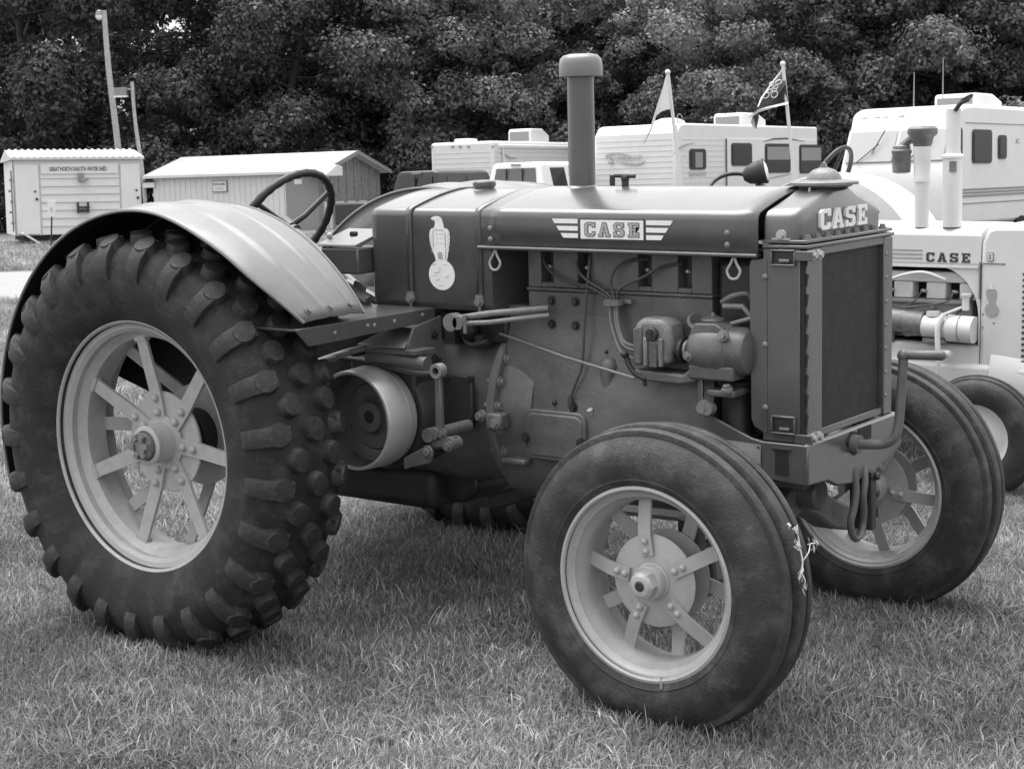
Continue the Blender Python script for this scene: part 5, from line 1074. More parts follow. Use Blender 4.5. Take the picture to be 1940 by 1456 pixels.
# ------------------------------------------------------------------ campers
def camper_windows(o, cam_parent, axis, val, rects, off):
    for r in rects:
        a = on_plane(o, r[0], r[1], axis, val); b = on_plane(o, r[2], r[3], axis, val)
        lo = [min(a[i], b[i]) for i in range(3)]; hi = [max(a[i], b[i]) for i in range(3)]
        u = 0 if axis == 1 else 1
        pol = rrect(lo[u], hi[u], lo[2], hi[2], min(.09, (hi[u]-lo[u])*.25))
        f = (lambda p, q, d: (p, val-d, q)) if axis == 1 else (lambda p, q, d: (val-d, p, q))
        mb = MB(); mb.prism(pol, f, 0.0, off); w_ = obj('window', mb, M['cast_dark'], cam_parent, smooth=0)
        pol2 = rrect(lo[u]+.05, hi[u]-.05, lo[2]+.05, hi[2]-.05, min(.06, (hi[u]-lo[u])*.2))
        mb = MB(); mb.prism(pol2, f, off+.002, off+.012); obj('pane', mb, M['glass'], w_, smooth=0)
        if len(r) > 4:
            mb = MB(); mid = lo[2]+(hi[2]-lo[2])*.5; mb.prism([(lo[u]+.07, mid), (hi[u]-.07, mid), (hi[u]-.07, hi[2]-.06), (lo[u]+.07, hi[2]-.06)], f, off+.013, off+.016); obj('blind', mb, M['trim'], w_, smooth=0)
# awning camper left of the stack
c1 = place('camper_trailer', 815, 56, -.50, 'white camper with a rolled awning, left of the exhaust stack', 'camper')
a = on_plane(c1, 815, 272, 1, 0); b = on_plane(c1, 934, 266, 1, 0); CX0, CX1, CZ = a.x, b.x, (a.z+b.z)/2; CL = 8.0
mb = MB(); mb.bx(CX0, CX1, 0, CL, .45, CZ); body = obj('body', mb, M['wsiding'], c1, bevel=.10, seg=3)
for k in range(12):
    z = .55+(CZ-.75)*k/12; mb = MB(); mb.bx(CX0+.12, CX1-.12, -.010, .005, z, z+.022); obj('siding_rib', mb, M['wsiding'], c1, smooth=0)
    mb = MB(); mb.bx(CX1-.005, CX1+.010, .15, CL-.2, z, z+.022); obj('siding_rib', mb, M['wsiding'], c1, smooth=0)
mb = MB(); mb.bx(CX1-.55, CX1+.04, .35, CL-.4, CZ-.26, CZ-.10); obj('awning', mb, M['white'], c1, bevel=.05)
mb = MB(); mb.bx(CX1+.02, CX1+.08, .55, .62, .8, CZ-.26); obj('awning_arm', mb, M['white'], c1)
ac = on_plane(c1, 985, 250, 1, 2.6)
def roof_unit(o, x, y, z, w, d, h):
    mb = MB(); pr = [(-d/2, 0), (-d/2, h*.8), (-d/2+.08, h), (d*.15, h), (d/2, h*.55), (d/2, 0)]
    mb.prism(pr, lambda p, q, dd: (x+dd, y+p, z+q), -w/2, w/2); u_ = obj('roof_air_unit', mb, M['white'], o, bevel=.05, seg=3)
    mb = MB(); mb.bx(x-w/2+.08, x+w/2-.08, y-d/2-.012, y-d/2+.01, z+.08, z+h-.1); obj('air_grille', mb, M['trim'], u_)
mb = MB(); mb.box(((CX0+CX1)/2-.4, 1.0, CZ+.06), (.6, .6, .14)); obj('roof_vent', mb, M['white'], c1, bevel=.05)
roof_unit(c1, (CX0+CX1)/2+.25, 4.3, CZ-.02, .9, 1.4, .5)
for px in (858, 872, 888, 934, 818): 
    p = on_plane(c1, px, 278, 1, 0); mb = MB(); mb.bx(p.x-.05, p.x+.05, -.03, .0, p.z-.025, p.z+.025); obj('marker_lamp', mb, M['trim'], c1)
mb = MB(); q = [on_plane(c1, x, y, 0, CX1+.012) for x, y in ((945, 289), (955, 290), (967, 298), (977, 299), (977, 301), (965, 301), (953, 293))]; mb.prism([(v.y, v.z) for v in q], lambda p, r, d: (CX1+.012+d, p, r), 0, .006); obj('decal_swoosh', mb, M['decal_grey'], c1, smooth=0)
# camper with lettering right of the stack: end wall and long side
c2 = place('camper_trailer', 1278, 43, -.62, 'white camper with oval lettered emblem on its end, right of the exhaust stack', 'camper')
a = on_plane(c2, 1122, 243, 1, 0); b = on_plane(c2, 1278, 230, 1, 0); GX0, GX1, GZ = a.x, b.x, (a.z+b.z)/2; GL = 8.5
mb = MB(); nose = [(0, .55), (0, 1.2), (.10, GZ-.25), (.28, GZ-.05), (.45, GZ), (GL, GZ), (GL, .5), (.0, .5)]
mb.prism(nose, lambda p, q, d: (d, p, q), GX0, GX1); obj('body', mb, M['wsiding'], c2, bevel=.06, seg=2)
for k in range(13):
    z = .62+(GZ-.9)*k/13; f_ = .10*max(0, (z-1.2)/(GZ-1.45)); mb = MB(); mb.bx(GX0+.1, GX1-.1, f_-.008, f_+.006, z, z+.02); obj('siding_rib', mb, M['wsiding'], c2, smooth=0)
    mb = MB(); mb.bx(GX1-.004, GX1+.009, .35, GL-.1, z, z+.02); obj('siding_rib', mb, M['wsiding'], c2, smooth=0)
mb = MB(); mb.bx(GX1-.01, GX1+.012, .02, GL-.1, .55, .95); obj('skirt_band', mb, M['trim'], c2, smooth=0)
mb = MB(); mb.bx(GX1-.08, GX1+.02, .0, .12, .55, GZ-.05); obj('corner_trim', mb, M['white'], c2, bevel=.02)
camper_windows(c2, c2, 0, GX1+.012, [(1305, 281, 1338, 321)], -.02) if False else None
def side_rects(o, xv, rects, out=1):
    for r in rects:
        a = on_plane(o, r[0], r[1], 0, xv); b = on_plane(o, r[2], r[3], 0, xv); y0, y1 = sorted((a.y, b.y)); z0, z1 = sorted((a.z, b.z)); k = r[4] if len(r) > 4 else 0
        mb = MB(); mb.prism(rrect(y0, y1, z0, z1, min(.10, (y1-y0)*.25)), lambda p, q, d: (xv+d*out, p, q), 0, .02); w_ = obj('window', mb, M['cast_dark'], o, smooth=0)
        mb = MB(); mb.prism(rrect(y0+.06, y1-.06, z0+.05, z1-.05, min(.07, (y1-y0)*.2)), lambda p, q, d: (xv+d*out, p, q), .021, .03); obj('pane', mb, M['glass'], w_, smooth=0)
        if k:
            zm = z0+(z1-z0)*(.45 if k == 1 else .1); ya, yb = (y0+.09, y1-.09) if k == 1 else (y0+(y1-y0)*.3, y0+(y1-y0)*.75)
            mb = MB(); mb.prism([(ya, zm), (yb, zm), (yb, z1-.09), (ya, z1-.09)], lambda p, q, d: (xv+d*out, p, q), .031, .034); obj('blind', mb, M['trim'], w_, smooth=0)
# door slide-out box, windows
xs_ = GX1+.03
a = on_plane(c2, 1376, 262, 0, xs_); b = on_plane(c2, 1570, 262, 0, xs_)
mb = MB(); mb.bx(GX1-.02, GX1+.03, a.y, min(b.y, GL-.1), .55, a.z); obj('slide_out', mb, M['wsiding'], c2, bevel=.01)
mb = MB(); mb.bx(GX1+.028, GX1+.036, a.y-.02, a.y+.03, .55, a.z); obj('slide_seam', mb, M['cast_dark'], c2)
side_rects(c2, GX1+.012, [(1306, 282, 1337, 321, 2)]); side_rects(c2, GX1+.032, [(1385, 271, 1424, 314), (1449, 272, 1497, 327, 1), (1514, 274, 1556, 328, 1)])
def stripe(o, pts, xv, m, name='decal_swoosh', w=.05):
    q = [on_plane(o, x, y, 0, xv) for x, y in pts]; up = [(v.y, v.z+w*math.sin(PI*(i+.15)/(len(q)-.7))) for i, v in enumerate(q)]; lo = [(v.y, v.z) for v in q]
    mb = MB(); mb.prism(lo+up[::-1], lambda p, r, d: (xv+d, p, r), 0, .006); return obj(name, mb, m, o, smooth=0)
stripe(c2, [(1270, 296), (1285, 284), (1300, 276), (1317, 271)], GX1+.012, M['decal_grey'])
stripe(c2, [(1445, 269), (1465, 265), (1490, 264), (1525, 268)], GX1+.032, M['decal_dark'])
stripe(c2, [(1450, 340), (1470, 337), (1490, 333), (1504, 328)], GX1+.032, M['decal_grey'])
# emblem on the end wall: two swooshes and the name
def endpt(x, y): v = on_plane(c2, x, y, 1, .05); return (v.x, v.z)
for pts in ([(1148, 300), (1149, 294), (1158, 291), (1172, 290), (1190, 293), (1200, 296), (1185, 294), (1170, 292.5), (1156, 294)], [(1175, 307), (1192, 310), (1208, 311), (1218, 308), (1222, 303), (1220, 309), (1212, 313.5), (1197, 313), (1185, 311)]):
    mb = MB(); mb.prism([endpt(*p) for p in pts], lambda p, q, d: (p, .02-d, q), 0, .015); obj('decal_swoosh', mb, M['decal_grey'], c2, smooth=0)
ca, cb = endpt(1168, 301), endpt(1218, 299)
text_mesh('lettering', 'UMMERLAND', cb[0]-ca[0], .17, lambda p, q, d: Vector(((ca[0]+cb[0])/2+p, .0, (ca[1]+cb[1])/2+q)), M['decal_grey'], c2)
cs_ = endpt(1159, 301); text_mesh('lettering', 'S', .16, .30, lambda p, q, d: Vector((cs_[0]+p, .0, cs_[1]+q)), M['decal_grey'], c2)
a = on_plane(c2, 1306, 330, 0, GX1+.02); b = on_plane(c2, 1338, 328, 0, GX1+.02)
text_mesh('lettering', 'Summerland', abs(b.y-a.y), .14, lambda p, q, d: Vector((GX1+.02, (a.y+b.y)/2+p, (a.z+b.z)/2+q)), M['decal_grey'], c2)
mb = MB(); v = on_plane(c2, 1233, 228, 1, 1.6); mb.lathe([(.45, 0), (.40, .12), (.2, .19), (.0005, .2)], ((GX0+GX1)/2+.4, 1.2, GZ-.02), (0, 0, 1), n=24); obj('roof_vent', mb, M['white'], c2)
v = on_plane(c2, 1384, 240, 0, (GX0+GX1)/2); roof_unit(c2, (GX0+GX1)/2+.3, v.y, GZ-.02, .9, 1.5, .40)
v = on_plane(c2, 1288, 236, 0, GX1-.4); mb = MB(); mb.tube([(GX1-.4, v.y+.15*math.cos(t_)*.9, GZ+.14+.12*math.sin(t_)) for t_ in [2*PI*k/14 for k in range(14)]], .012, n=6, closed=True); obj('roof_ring', mb, M['trim'], c2)
for s_ in (0, 1):
    mb = MB(); mb.lathe([(.2, -.12), (.34, -.12), (.36, 0), (.34, .12), (.2, .12)], (GX1-.14, 4.0+s_*.9, .36), (1, 0, 0), n=24); obj('tyre', mb, M['rubber'], c2)

# ------------------------------------------------------------------ motorhome
mh = place('motorhome', 1700, 36, -.64, 'big white motorhome with a wide raked windshield, behind the pale tractor', 'motorhome')
a = on_plane(mh, 1592, 300, 1, 0); b = on_plane(mh, 1795, 300, 1, 0); HX0, HX1 = a.x, b.x
zt = on_plane(mh, 1650, 205, 1, .9).z; zb = on_plane(mh, 1650, 313, 1, 0).z; zw = on_plane(mh, 1640, 246, 1, .35).z; HL = 9.5
prof = [(-.02, .12), (-.10, .9), (-.06, zb-.15), (.0, zb), (.42, zw), (.50, zw+.05), (.62, zw+.35), (.95, zt-.03), (1.4, zt), (HL, zt), (HL, .12)]
def inset_prism(o, name, prof, x0, x1, m, bevel): 
    mb = MB(); mb.prism(prof, lambda p, q, d: (d, p, q), x0, x1); return obj(name, mb, m, o, bevel=bevel, seg=3)
inset_prism(mh, 'body', prof, HX0, HX1, M['white'], .09)
for x0, x1 in ((HX0+.10, (HX0+HX1)/2-.03), ((HX0+HX1)/2+.03, HX1-.10)):
    mb = MB(); mb.add([(x0, .02, zb+.06), (x1, .02, zb+.06), (x1, .40, zw-.04), (x0, .40, zw-.04), (x0, -.02, zb+.06), (x1, -.02, zb+.06), (x1, .36, zw-.04), (x0, .36, zw-.04)], [(4, 5, 6, 7), (0, 3, 2, 1), (0, 1, 5, 4), (2, 3, 7, 6), (1, 2, 6, 5), (0, 4, 7, 3)]); ws = obj('windshield', mb, M['shade'], mh, bevel=.015)
    mb = MB(); mb.tube([(x0+.3, -.05, zb+.06), (x0+.75, .12, zb+.45)], .012, n=6); mb.tube([(x0+.62, .04, zb+.25), (x0+.86, .22, zb+.75)], .012, n=6); obj('wiper', mb, M['cast_dark'], ws)
mb = MB(); mb.bx((HX0+HX1)/2-.02, (HX0+HX1)/2+.02, -.02, .1, zb+.05, zb+.1); obj('windshield_post', mb, M['trim'], mh)
mb = MB(); mb.bx(HX0-.01, HX1+.012, 1.0, HL-.1, zt-.42, zt-.40); obj('roof_seam', mb, M['trim'], mh, smooth=0)
side_rects(mh, HX1+.01, [(1806, 241, 1822, 309), (1842, 245, 1878, 309), (1891, 256, 1906, 301)])
for k in range(3):
    v = on_plane(mh, 1860, 358+6*k, 0, HX1+.01); mb = MB(); mb.bx(HX1+.004, HX1+.013, .4, HL-.1, v.z-.025, v.z+.02); obj('side_stripe', mb, M['trim'], mh, smooth=0)
v = on_plane(mh, 1860, 384, 0, HX1+.01); mb = MB(); mb.bx(HX1+.004, HX1+.012, .6, 5.5, v.z-.012, v.z+.012); obj('side_stripe', mb, M['trim'], mh, smooth=0)
v = on_plane(mh, 1929, 267, 0, HX1+.01); text_mesh('lettering', 'K', .22, .12, lambda p, q, d: Vector((HX1+.016, v.y+p, v.z+q)), M['decal_grey'], mh)
v = on_plane(mh, 1835, 192, 0, (HX0+HX1)/2); roof_unit(mh, (HX0+HX1)/2, v.y, zt-.02, 1.0, 1.7, .36)
for px, pt in ((1731, 137), (1786, 110)):
    b_ = on_plane(mh, px, 200, 1, 2.0); t_ = on_plane(mh, px+1, pt, 1, 2.0); mb = MB(); mb.cyl((b_.x, 2.0, zt-.05), (t_.x, 2.0, t_.z), .015, .010, n=6); obj('aerial', mb, M['trim'], mh)
v = on_plane(mh, 1935, 420, 0, HX1+.01); mb = MB(); mb.lathe([(.0005, 0), (.50, 0), (.50, .02), (.0005, .02)], (HX1+.005, v.y, v.z-.35), (1, 0, 0), n=28); obj('wheel_arch', mb, M['dark'], mh)
for y_ in (.35, v.y):
    mb = MB(); mb.lathe([(.2, -.14), (.36, -.14), (.38, 0), (.36, .14), (.2, .14)], (HX1-.145, y_, .22), (1, 0, 0), n=24); obj('tyre', mb, M['rubber'], mh)
for px, py in ((1640, 225), (1664, 224), (1680, 223), (1710, 221)):
    p_ = on_plane(mh, px, py, 1, .62); mb = MB(); mb.bx(p_.x-.06, p_.x+.06, .58, .66, p_.z-.02, p_.z+.02); obj('marker_lamp', mb, M['trim'], mh)

# ------------------------------------------------------------------ flags on leaning poles
def flag(name, top, bot, t, label, m_main, polys, m_edge=None):
    a, b = at(*top, t), at(*bot, t); d = (a-b).normalized(); g = b-d*((b.z-gz(t))/d.z+.1); o = empty(name, g); tag(o, label, 'flag', 'flags on leaning poles behind the hood')
    mb = MB(); mb.tube([(0, 0, 0), (a-g)*.5, a-g], .016, n=8); mb.ball(a-g, .024); obj('staff', mb, M['white'], o)
    for nm, poly, mm, dt in polys:
        mb = MB(); pts = [at(x, y, t+dt+.05*math.sin((x+y)*.11)) - g for x, y in poly]
        n = len(pts); vs = [p-FH*.002 for p in pts]+[p+FH*.002 for p in pts]; mb.add(vs, [tuple(range(n-1, -1, -1)), tuple(range(n, 2*n))]+[(i, (i+1) % n, n+(i+1) % n, n+i) for i in range(n)])
        obj(nm, mb, mm, o, smooth=0)
    return o
flag('flag', (1265, 137), (1290, 352), 15, 'plain white flag hanging limp from a leaning staff', None, [('cloth', [(1262, 142), (1256, 165), (1248, 190), (1238, 222), (1231, 246), (1222, 270), (1219, 273), (1230, 255), (1238, 238), (1243, 220), (1252, 212), (1262, 208), (1270, 207)], M['white'], 0)])
fl2 = flag('flag', (1483, 121), (1506, 352), 15, 'dark triangular flag with pale looped emblem on a leaning staff', None,
     [('cloth', [(1485, 128), (1474, 142), (1463, 156), (1453, 170), (1443, 184), (1437, 199), (1434, 210), (1455, 203), (1475, 198), (1493, 194), (1489, 160)], M['decal_dark'], 0),
      ('hem', [(1484, 127), (1473, 142), (1462, 156), (1452, 170), (1442, 184), (1435, 202), (1437, 202), (1445, 184), (1455, 170), (1465, 157), (1478, 141)], M['white'], -.08),
      ('hem', [(1493, 193), (1475, 197), (1455, 202), (1436, 208), (1418, 222), (1419, 225), (1437, 213), (1456, 206), (1476, 201), (1493, 197)], M['white'], -.08),
      ('cloth', [(1436, 211), (1426, 217), (1423, 232), (1432, 248), (1434, 240), (1438, 222)], M['decal_dark'], .05), ('hem', [(1426, 220), (1428, 235), (1433, 246), (1431, 252), (1425, 238)], M['white'], .0)])
for cx, cy, rx, ry in ((1475, 156, 6, 4), (1462, 159, 4, 3.5), (1460, 166, 4, 3), (1470, 165, 4, 3), (1458, 173, 4, 3), (1467, 171, 4, 3), (1451, 181, 6, 5), (1467, 179, 6, 6)):
    g_ = fl2.location; mb = MB(); mb.tube([at(cx+rx*math.cos(k), cy+ry*math.sin(k)-.25*rx*math.cos(k), 14.86)-g_ for k in [2*PI*j/16 for j in range(16)]], .0045, n=5, closed=True); obj('emblem_loop', mb, M['white'], fl2)
# ------------------------------------------------------------------ pale tractor parked behind
P = empty('tractor', (0, 2.6, -.02)); tag(P, 'pale tractor with striped hood and slim exhaust pipes, parked beyond the dark tractor', 'tractor')
Mi = Vector((0, 2.6, -.02))
def pobj(name, mb, m, parent=None, **k):
    mb.v = [(x, y-2.6, z+.02) for x, y, z in mb.v] if parent in (None, P) or True else mb.v
    return obj(name, mb, m, parent or P, **k)
HY = 2.6
mb = MB(); sec_ = [(HY, .915), (HY, 1.045), (HY+.02, 1.068), (HY+.06, 1.080), (HY+.22, 1.09), (HY+.38, 1.080), (HY+.42, 1.068), (HY+.44, 1.045), (HY+.44, .915)]
n = len(sec_); vs = [(x, y, z) for x in (.40, 1.245) for y, z in sec_]; mb.add(vs, [(j, j+1, n+j+1, n+j) for j in range(n-1)]+[tuple(range(n)), tuple(range(n, 2*n))]); ph = pobj('hood', mb, M['wpaint'], bevel=.004)
mb = MB(); mb.bx(.40, 1.24, HY-.012, HY-.0005, .907, .917); pobj('hood_edge', mb, M['wpaint'], ph)
for k in range(3):
    z = .976-k*.0175; mb = MB(); mb.bx(.60, .985, HY-.003, HY-.0005, z, z+.0055); pobj('decal_stripe', mb, M['decal_grey'], ph, smooth=0)
mb = MB(); mb.bx(.60, 1.235, HY-.003, HY-.0005, .9225, .9265); pobj('decal_stripe', mb, M['decal_grey'], ph, smooth=0)
for o_ in word_case('decal_letter', lambda p, q, d: Vector((1.002+p, HY-.0005-d-2.6, .930+q+.02)), .196, .040, .016, M['decal_dark'], ph, .002): pass
# front shell with eagle badge and louvres
mb = MB(); sh_ = [(1.247, .44), (1.247, .90), (1.252, 1.02), (1.275, 1.075), (1.31, 1.088), (1.56, 1.09), (1.56, .44)]
mb.prism(sh_, lambda p, q, d: (p, d, q), HY-.012, HY+.452); ps = pobj('front_shell', mb, M['wpaint'], bevel=.02, seg=3)
mb = MB(); mb.bx(1.2435, 1.2475, HY-.016, HY+.1, .78, .935); mb.bx(1.247, 1.35, HY-.015, HY-.011, .928, .933); pobj('shell_seam', mb, M['trim'], ps)
mb = MB(); mb.prism(rrect(1.278, 1.306, .940, .978, .006), lambda p, q, d: (p, d, q), HY-.016, HY-.0125); bd = pobj('badge', mb, M['trim'], ps, smooth=0)
mb = MB(); mb.prism(rrect(1.281, 1.303, .943, .975, .005), lambda p, q, d: (p, d, q), HY-.018, HY-.0165); pobj('badge_face', mb, M['wpaint'], ps, smooth=0)
text_mesh('lettering', 'S', .010, .020, lambda p, q, d: Vector((1.292+p, -.0195, .979+q)), M['decal_dark'], ps)
def f2(px, py): return (1.275+(px-265)*.000165, .845-(py-155)*.0001215)
mb = MB(); mb.prism([f2(*p) for p in eag], lambda p, q, d: (p, HY-.0125-d, q), 0, .002); pobj('decal_eagle', mb, M['decal_grey'], ps, smooth=0)
mb = MB(); mb.prism([f2(*p) for p in [(300, 205), (370, 158), (435, 182), (478, 340), (335, 338), (350, 260)]], lambda p, q, d: (p, HY-.015-d, q), 0, .001); pobj('decal_eagle_head', mb, M['decal'], ps, smooth=0)
mb = MB(); mb.prism([f2(*p) for p in gl], lambda p, q, d: (p, HY-.0150-d, q), 0, .002); pobj('decal_globe', mb, M['decal_grey'], ps, smooth=0)
for k in range(16):
    z = .885-k*.0245; mb = MB(); mb.prism([(0, 0), (.05, .004), (.05, .014), (0, .010)], lambda p, q, d: (1.432+p, HY-.013-d, z+q), 0, .003); pobj('louvre', mb, M['decal_dark'], ps, smooth=0)
for k in range(3):
    mb = MB(); mb.bx(1.36, 1.50, HY-.0155, HY-.0122, .515-k*.017, .522-k*.017); pobj('decal_stripe', mb, M['decal_dark'], ps, smooth=0)
for x, z in ((1.262, .715), (1.262, .66), (1.352, .93), (1.31, .68)):
    mb = MB(); mb.rivet((x, HY-.012, z), OUT, .005); pobj('rivet', mb, M['trim'], ps)
# engine bay: dark opening, head, manifold block, generator, cranks
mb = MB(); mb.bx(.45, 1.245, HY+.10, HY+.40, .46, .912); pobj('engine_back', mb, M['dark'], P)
mb = MB(); arch = [(.45, .912)]+[(1.05+.19*math.sin(a), .70+.212*math.cos(a)) for a in [PI/2*k/8 for k in range(9)]]+[(1.243, .44), (1.246, .44), (1.246, .914), (.45, .914)]
mb.prism(arch, lambda p, q, d: (p, d, q), HY-.004, HY+.02); pobj('hood_arch', mb, M['wpaint'], P, smooth=40)
mb = MB(); mb.bx(.50, 1.17, HY+.03, HY+.11, .838, .885); pobj('valve_cover', mb, M['wpaint'], P, bevel=.008)
mb = MB(); mb.bx(.50, 1.20, HY+.02, HY+.10, .60, .752); mb.bx(.50, 1.20, HY+.005, HY+.1, .747, .765); pb = pobj('engine_block', mb, M['trim'], P, bevel=.005)
for k in range(4):
    x0 = .66+k*.150; mb = MB(); mb.bx(x0+.03, x0+.118, HY+.03, HY+.10, .766, .837); pobj('manifold_port', mb, M['wpaint'], pb, bevel=.006)
mb = MB(); mb.tube(smoothcurve([(.80, HY-.01, .83), (.90, HY-.02, .87), (1.0, HY-.02, .885), (1.09, HY+.0, .855)], 5), .007, n=8); pobj('engine_pipe', mb, M['wpaint'], pb, smooth=40)
mb = MB(); mb.cyl((.86, HY-.03, .675), (.93, HY-.03, .675), .052, n=20); mb.cyl((.93, HY-.03, .665), (1.01, HY-.03, .665), .060, .050, n=20); pobj('distributor', mb, M['light_cast'], P, smooth=40)
mb = MB(); mb.cyl((1.01, HY-.03, .655), (1.12, HY-.03, .652), .048, n=22); mb.cyl((1.12, HY-.03, .652), (1.235, HY-.03, .648), .058, n=24); mb.cyl((1.05, HY-.03, .70), (1.05, HY-.03, .72), .03, n=14); pobj('generator', mb, M['wpaint'], P, smooth=35)
mb = MB(); mb.tube(smoothcurve([(1.115, HY-.07, .715), (1.095, HY-.09, .66), (1.10, HY-.095, .55), (1.10, HY-.08, .44)], 5), .012, n=8); mb.tube([(1.115, HY-.07, .715), (1.18, HY-.02, .745)], .006, n=6); pobj('generator_bracket', mb, M['wpaint'], P, smooth=40)
mb = MB(); mb.box((1.12, HY-.06, .545), (.05, .04, .03)); mb.hexbolt((1.13, HY-.08, .545), OUT, .012, .015); pobj('bracket_lug', mb, M['wpaint'], P, bevel=.006)
mb = MB(); mb.bx(.30, 1.56, HY-.03, HY+.47, .40, .50); mb.bx(.3, 1.25, HY+.0, HY+.44, .30, .58); pobj('chassis_rail', mb, M['wpaint'], P, bevel=.02, seg=3)
mb = MB(); mb.lathe([(.26, 0), (.25, .25), (.20, .30), (.0005, .32)], (1.30, HY+.22, .43), (1, 0, 0), n=28); pobj('front_casting', mb, M['wpaint'], P, smooth=40)
# stacks
mb = MB(); mb.lathe([(.031, 0), (.031, .19), (.036, .195), (.036, .21), (.034, .215), (.036, .29), (.038, .34), (.034, .36)], (.957, HY+.05, 1.075), (0, 0, 1), n=22); a1 = pobj('air_intake', mb, M['wpaint'], P, smooth=40)
mb = MB(); mb.lathe([(.036, .345), (.040, .352), (.048, .385), (.060, .395), (.064, .40), (.064, .422), (.054, .432), (.0005, .436)], (.957, HY+.05, 1.075), (0, 0, 1), n=24); pobj('intake_cap', mb, M['light_cast'], a1, smooth=40)
mb = MB(); mb.lathe([(.020, .0), (.038, .005), (.040, .03), (.040, .085), (.044, .09), (.044, .10), (.038, .105), (.038, .118), (.02, .125)], (.862, HY+.05, 1.305), (0, 0, 1), n=20); mb.tube([(.862, HY+.05, 1.42), (.90, HY+.05, 1.45), (.95, HY+.05, 1.455)], .018, n=8); pobj('dust_jar', mb, M['light_cast'], a1, smooth=40)
mb = MB(); mb.lathe([(.041, 0), (.0415, .29), (.047, .293), (.047, .302), (.033, .312), (.031, .33), (.031, .50), (.026, .50), (.026, .46)], (1.095, HY+.05, 1.078), (0, 0, 1), n=26); e1 = pobj('exhaust_pipe', mb, M['wpaint'], P, smooth=40)
mb = MB(); mb.box((1.112, HY+.01, 1.335), (.03, .006, .045)); pobj('rust_patch', mb, M['light_cast'], e1)
mb = MB(); mb.lathe([(.0005, 0), (.036, 0), (.036, .006), (.0005, .008)], (1.150, HY+.05, 1.612), (-.6, 0, .8), n=20); mb.tube(smoothcurve([(1.115, HY+.02, 1.57), (1.14, HY+.02, 1.60), (1.17, HY+.03, 1.615)], 4), .010, n=8); pobj('rain_flap', mb, M['cast_dark'], e1, smooth=40)
# fender, rear wheel, steering wheel
mb = MB()
def pf(u, v):
    th = math.radians(178-163*u); r = .51+.012*math.sin(PI*v); return (.33+r*math.cos(th), HY+.36+v*.34, .77+r*math.sin(th))
mb.grid(pf, 30, 6); pobj('fender', mb, M['wpaint'], P, solid=.006, smooth=60)
mb = MB(); mb.lathe([(.24, -.11), (.36, -.14), (.44, -.12), (.47, -.07), (.475, 0), (.47, .07), (.44, .12), (.36, .14), (.24, .11)], (.33, HY+.55, .47), OUT, n=48); mb.lathe([(.0005, .02), (.24, .05)], (.33, HY+.55, .47), OUT, n=32); pobj('wheel', mb, M['rubber'], P, smooth=50)
mb = MB(); cw = Vector((.33, HY+.42, 1.245)); uu = Vector((.45, 0, .89)); mb.tube([cw+(uu*math.cos(k)+Vector((0, 1, 0))*math.sin(k)*.9)*.19 for k in [2*PI*j/36 for j in range(36)]], .011, n=8, closed=True); mb.tube([cw, cw+Vector((.25, 0, -.14))], .018, n=8); mb.tube([cw-uu*.18, cw+uu*.18], .008, n=6); mb.tube([cw+Vector((0, -.17, 0)), cw+Vector((0, .17, 0))], .008, n=6); pobj('steering_wheel', mb, M['black'], P, smooth=60)
# front wheels
def pale_wheel(y):
    mb = MB(); R = .258; mb.lathe([(.14, .052), (.155, .060), (.19, .066), (.222, .058), (.236, .045), (.240, .034), (.232, .030), (.246, .026), (.252, .016), (.244, .012), (.256, .008), (.258, 0), (.256, -.008), (.244, -.012), (.252, -.016), (.246, -.026), (.232, -.030), (.240, -.034), (.236, -.045), (.222, -.058), (.19, -.066), (.155, -.06), (.14, -.052)], (1.345, y, .235), OUT, n=64); w_ = pobj('wheel', mb, M['rubber_dusty'], P, smooth=30)
    mb = MB(); mb.lathe([(.150, .055), (.142, .050), (.130, .030), (.11, .020), (.05, .030), (.045, .055), (.0005, .058)], (1.345, y, .235), OUT, n=40); pobj('wheel_disc', mb, M['wpaint'], w_, smooth=40)
    mb = MB(); mb.lathe([(.150, -.055), (.13, -.03), (.11, -.02), (.0005, -.02)], (1.345, y, .235), OUT, n=40); pobj('wheel_disc', mb, M['wpaint'], w_, smooth=40)
    return w_
pale_wheel(2.36); pale_wheel(3.25)
mb = MB(); mb.tube([(1.345, 2.38, .235), (1.38, HY, .34), (1.38, HY+.44, .34), (1.345, 3.22, .235)], .035, n=10); pobj('front_axle', mb, M['wpaint'], P, smooth=40)

# ------------------------------------------------------------------ a third tractor, nearly hidden behind the hood
Q = empty('tractor', gp(.9, 10.2)); tag(Q, 'tractor hidden behind the dark hood, only its round lamp and steering wheel showing', 'tractor')
def ql(x, y, t): return at(x, y, t)-Q.location
LC = ql(1436, 327, 10.2); ax_ = (RH*.75+FH*-.2+Vector((0, 0, .18))).normalized()
mb = MB(); mb.lathe([(.0005, -.095), (.03, -.09), (.055, -.06), (.070, -.01), (.074, .03), (.078, .035), (.078, .045), (.070, .052)], LC, ax_, n=26); lp = obj('lamp', mb, M['cast_dark'], Q, smooth=40)
mb = MB(); mb.lathe([(.0005, .062), (.04, .058), (.070, .048)], LC, ax_, n=24); obj('lamp_lens', mb, M['lamp'], lp, smooth=60)
mb = MB(); mb.tube([LC+Vector((0, 0, -.06)), LC+Vector((0, 0, -.2)), LC+Vector((0, 0, -.9))], .016, n=8); obj('lamp_post', mb, M['cast_dark'], Q)
mb = MB(); wc = ql(1398, 372, 10.3); mb.tube([wc+RH*(.185*math.cos(k))+Vector((0, 0, 1))*(.135*math.sin(k))+FH*(.14*math.sin(k)) for k in [2*PI*j/40 for j in range(40)]], .013, n=8, closed=True); obj('steering_wheel', mb, M['black'], Q, smooth=60)
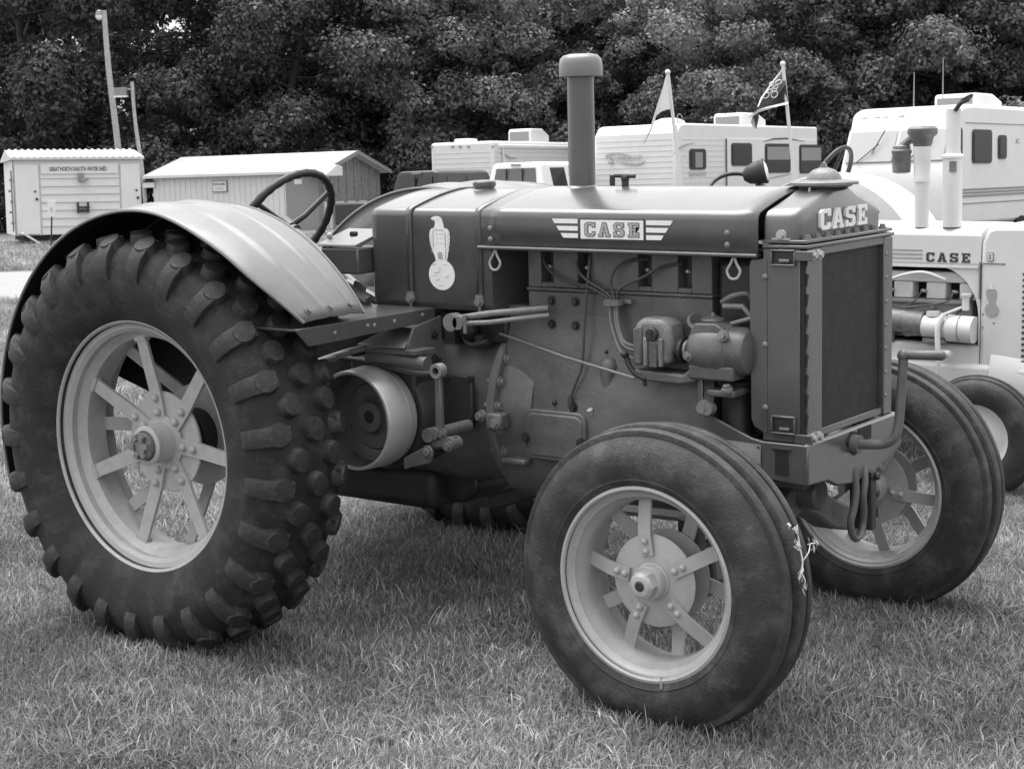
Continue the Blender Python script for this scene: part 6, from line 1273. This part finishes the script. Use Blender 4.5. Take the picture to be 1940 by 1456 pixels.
mb = MB(); mb.tube([wc, wc+RH*.1+Vector((0, 0, -.7))], .02, n=8); mb.box(wc+Vector((0, 0, -.75)), (1.2, .45, .35)); obj('body', mb, M['cast_dark'], Q, bevel=.05)
mb = MB(); p0_ = ql(1160, 332, 10.6); mb.cyl(p0_+Vector((0, 0, -.14)), p0_, .018, n=12); mb.cyl(p0_+Vector((0, 0, -.9)), p0_+Vector((0, 0, -.14)), .012, n=8); pp = obj('pipe_stub', mb, M['cast_dark'], Q)
for nm_ in ('wheel',):
    for k in (-.5, .6):
        mb = MB(); c_ = wc+RH*k+Vector((0, 0, -1.0)); c_.z = .36; mb.lathe([(.1, -.08), (.34, -.09), (.36, 0), (.34, .09), (.1, .08), (.0005, .08)], c_, FH, n=28); obj('wheel', mb, M['rubber'], Q, smooth=50)

# more fittings in the pale tractor's engine bay
for k in range(5):
    x = .70+k*.11; mb = MB(); mb.hexbolt((x, HY+.004, .735), OUT, .008, .010); pobj('block_bolt', mb, M['bolt'], P)
for k, (x, z) in enumerate(((.84, .77), (.99, .77), (1.13, .77))):
    mb = MB(); mb.cyl((x, HY+.028, z+.03), (x, HY-.012, z+.035), .007, n=8); pobj('spark_plug', mb, M['bolt_light'], P)
    mb = MB(); mb.tube(smoothcurve([(x, HY-.012, z+.035), (x-.03, HY-.03, z-.01), (.91, HY-.05, .73)], 5), .004, n=6); pobj('ignition_lead', mb, M['wire'], P)
mb = MB(); mb.tube(smoothcurve([(1.15, HY-.03, .71), (1.20, HY-.01, .76), (1.21, HY+.02, .82), (1.16, HY+.03, .86)], 5), .006, n=6); pobj('wiring', mb, M['wire'], P)
mb = MB(); mb.cyl((1.19, HY-.02, .73), (1.19, HY-.02, .79), .016, n=12); mb.cyl((1.19, HY-.02, .79), (1.19, HY-.02, .80), .022, n=12); pobj('oil_filler', mb, M['wpaint'], P)
mb = MB(); mb.lathe([(.0605, 0), (.0615, .002), (.0605, .004)], (1.175, HY-.03, .65), (1, 0, 0), n=24); pobj('generator_band', mb, M['trim'], P)
mb = MB(); mb.box((1.06, HY-.03, .595), (.10, .05, .02)); pobj('generator_mount', mb, M['trim'], P, bevel=.004)
mb = MB(); mb.bx(.62, .86, HY-.02, HY+.02, .57, .70); pobj('carburettor', mb, M['light_cast'], P, bevel=.02)
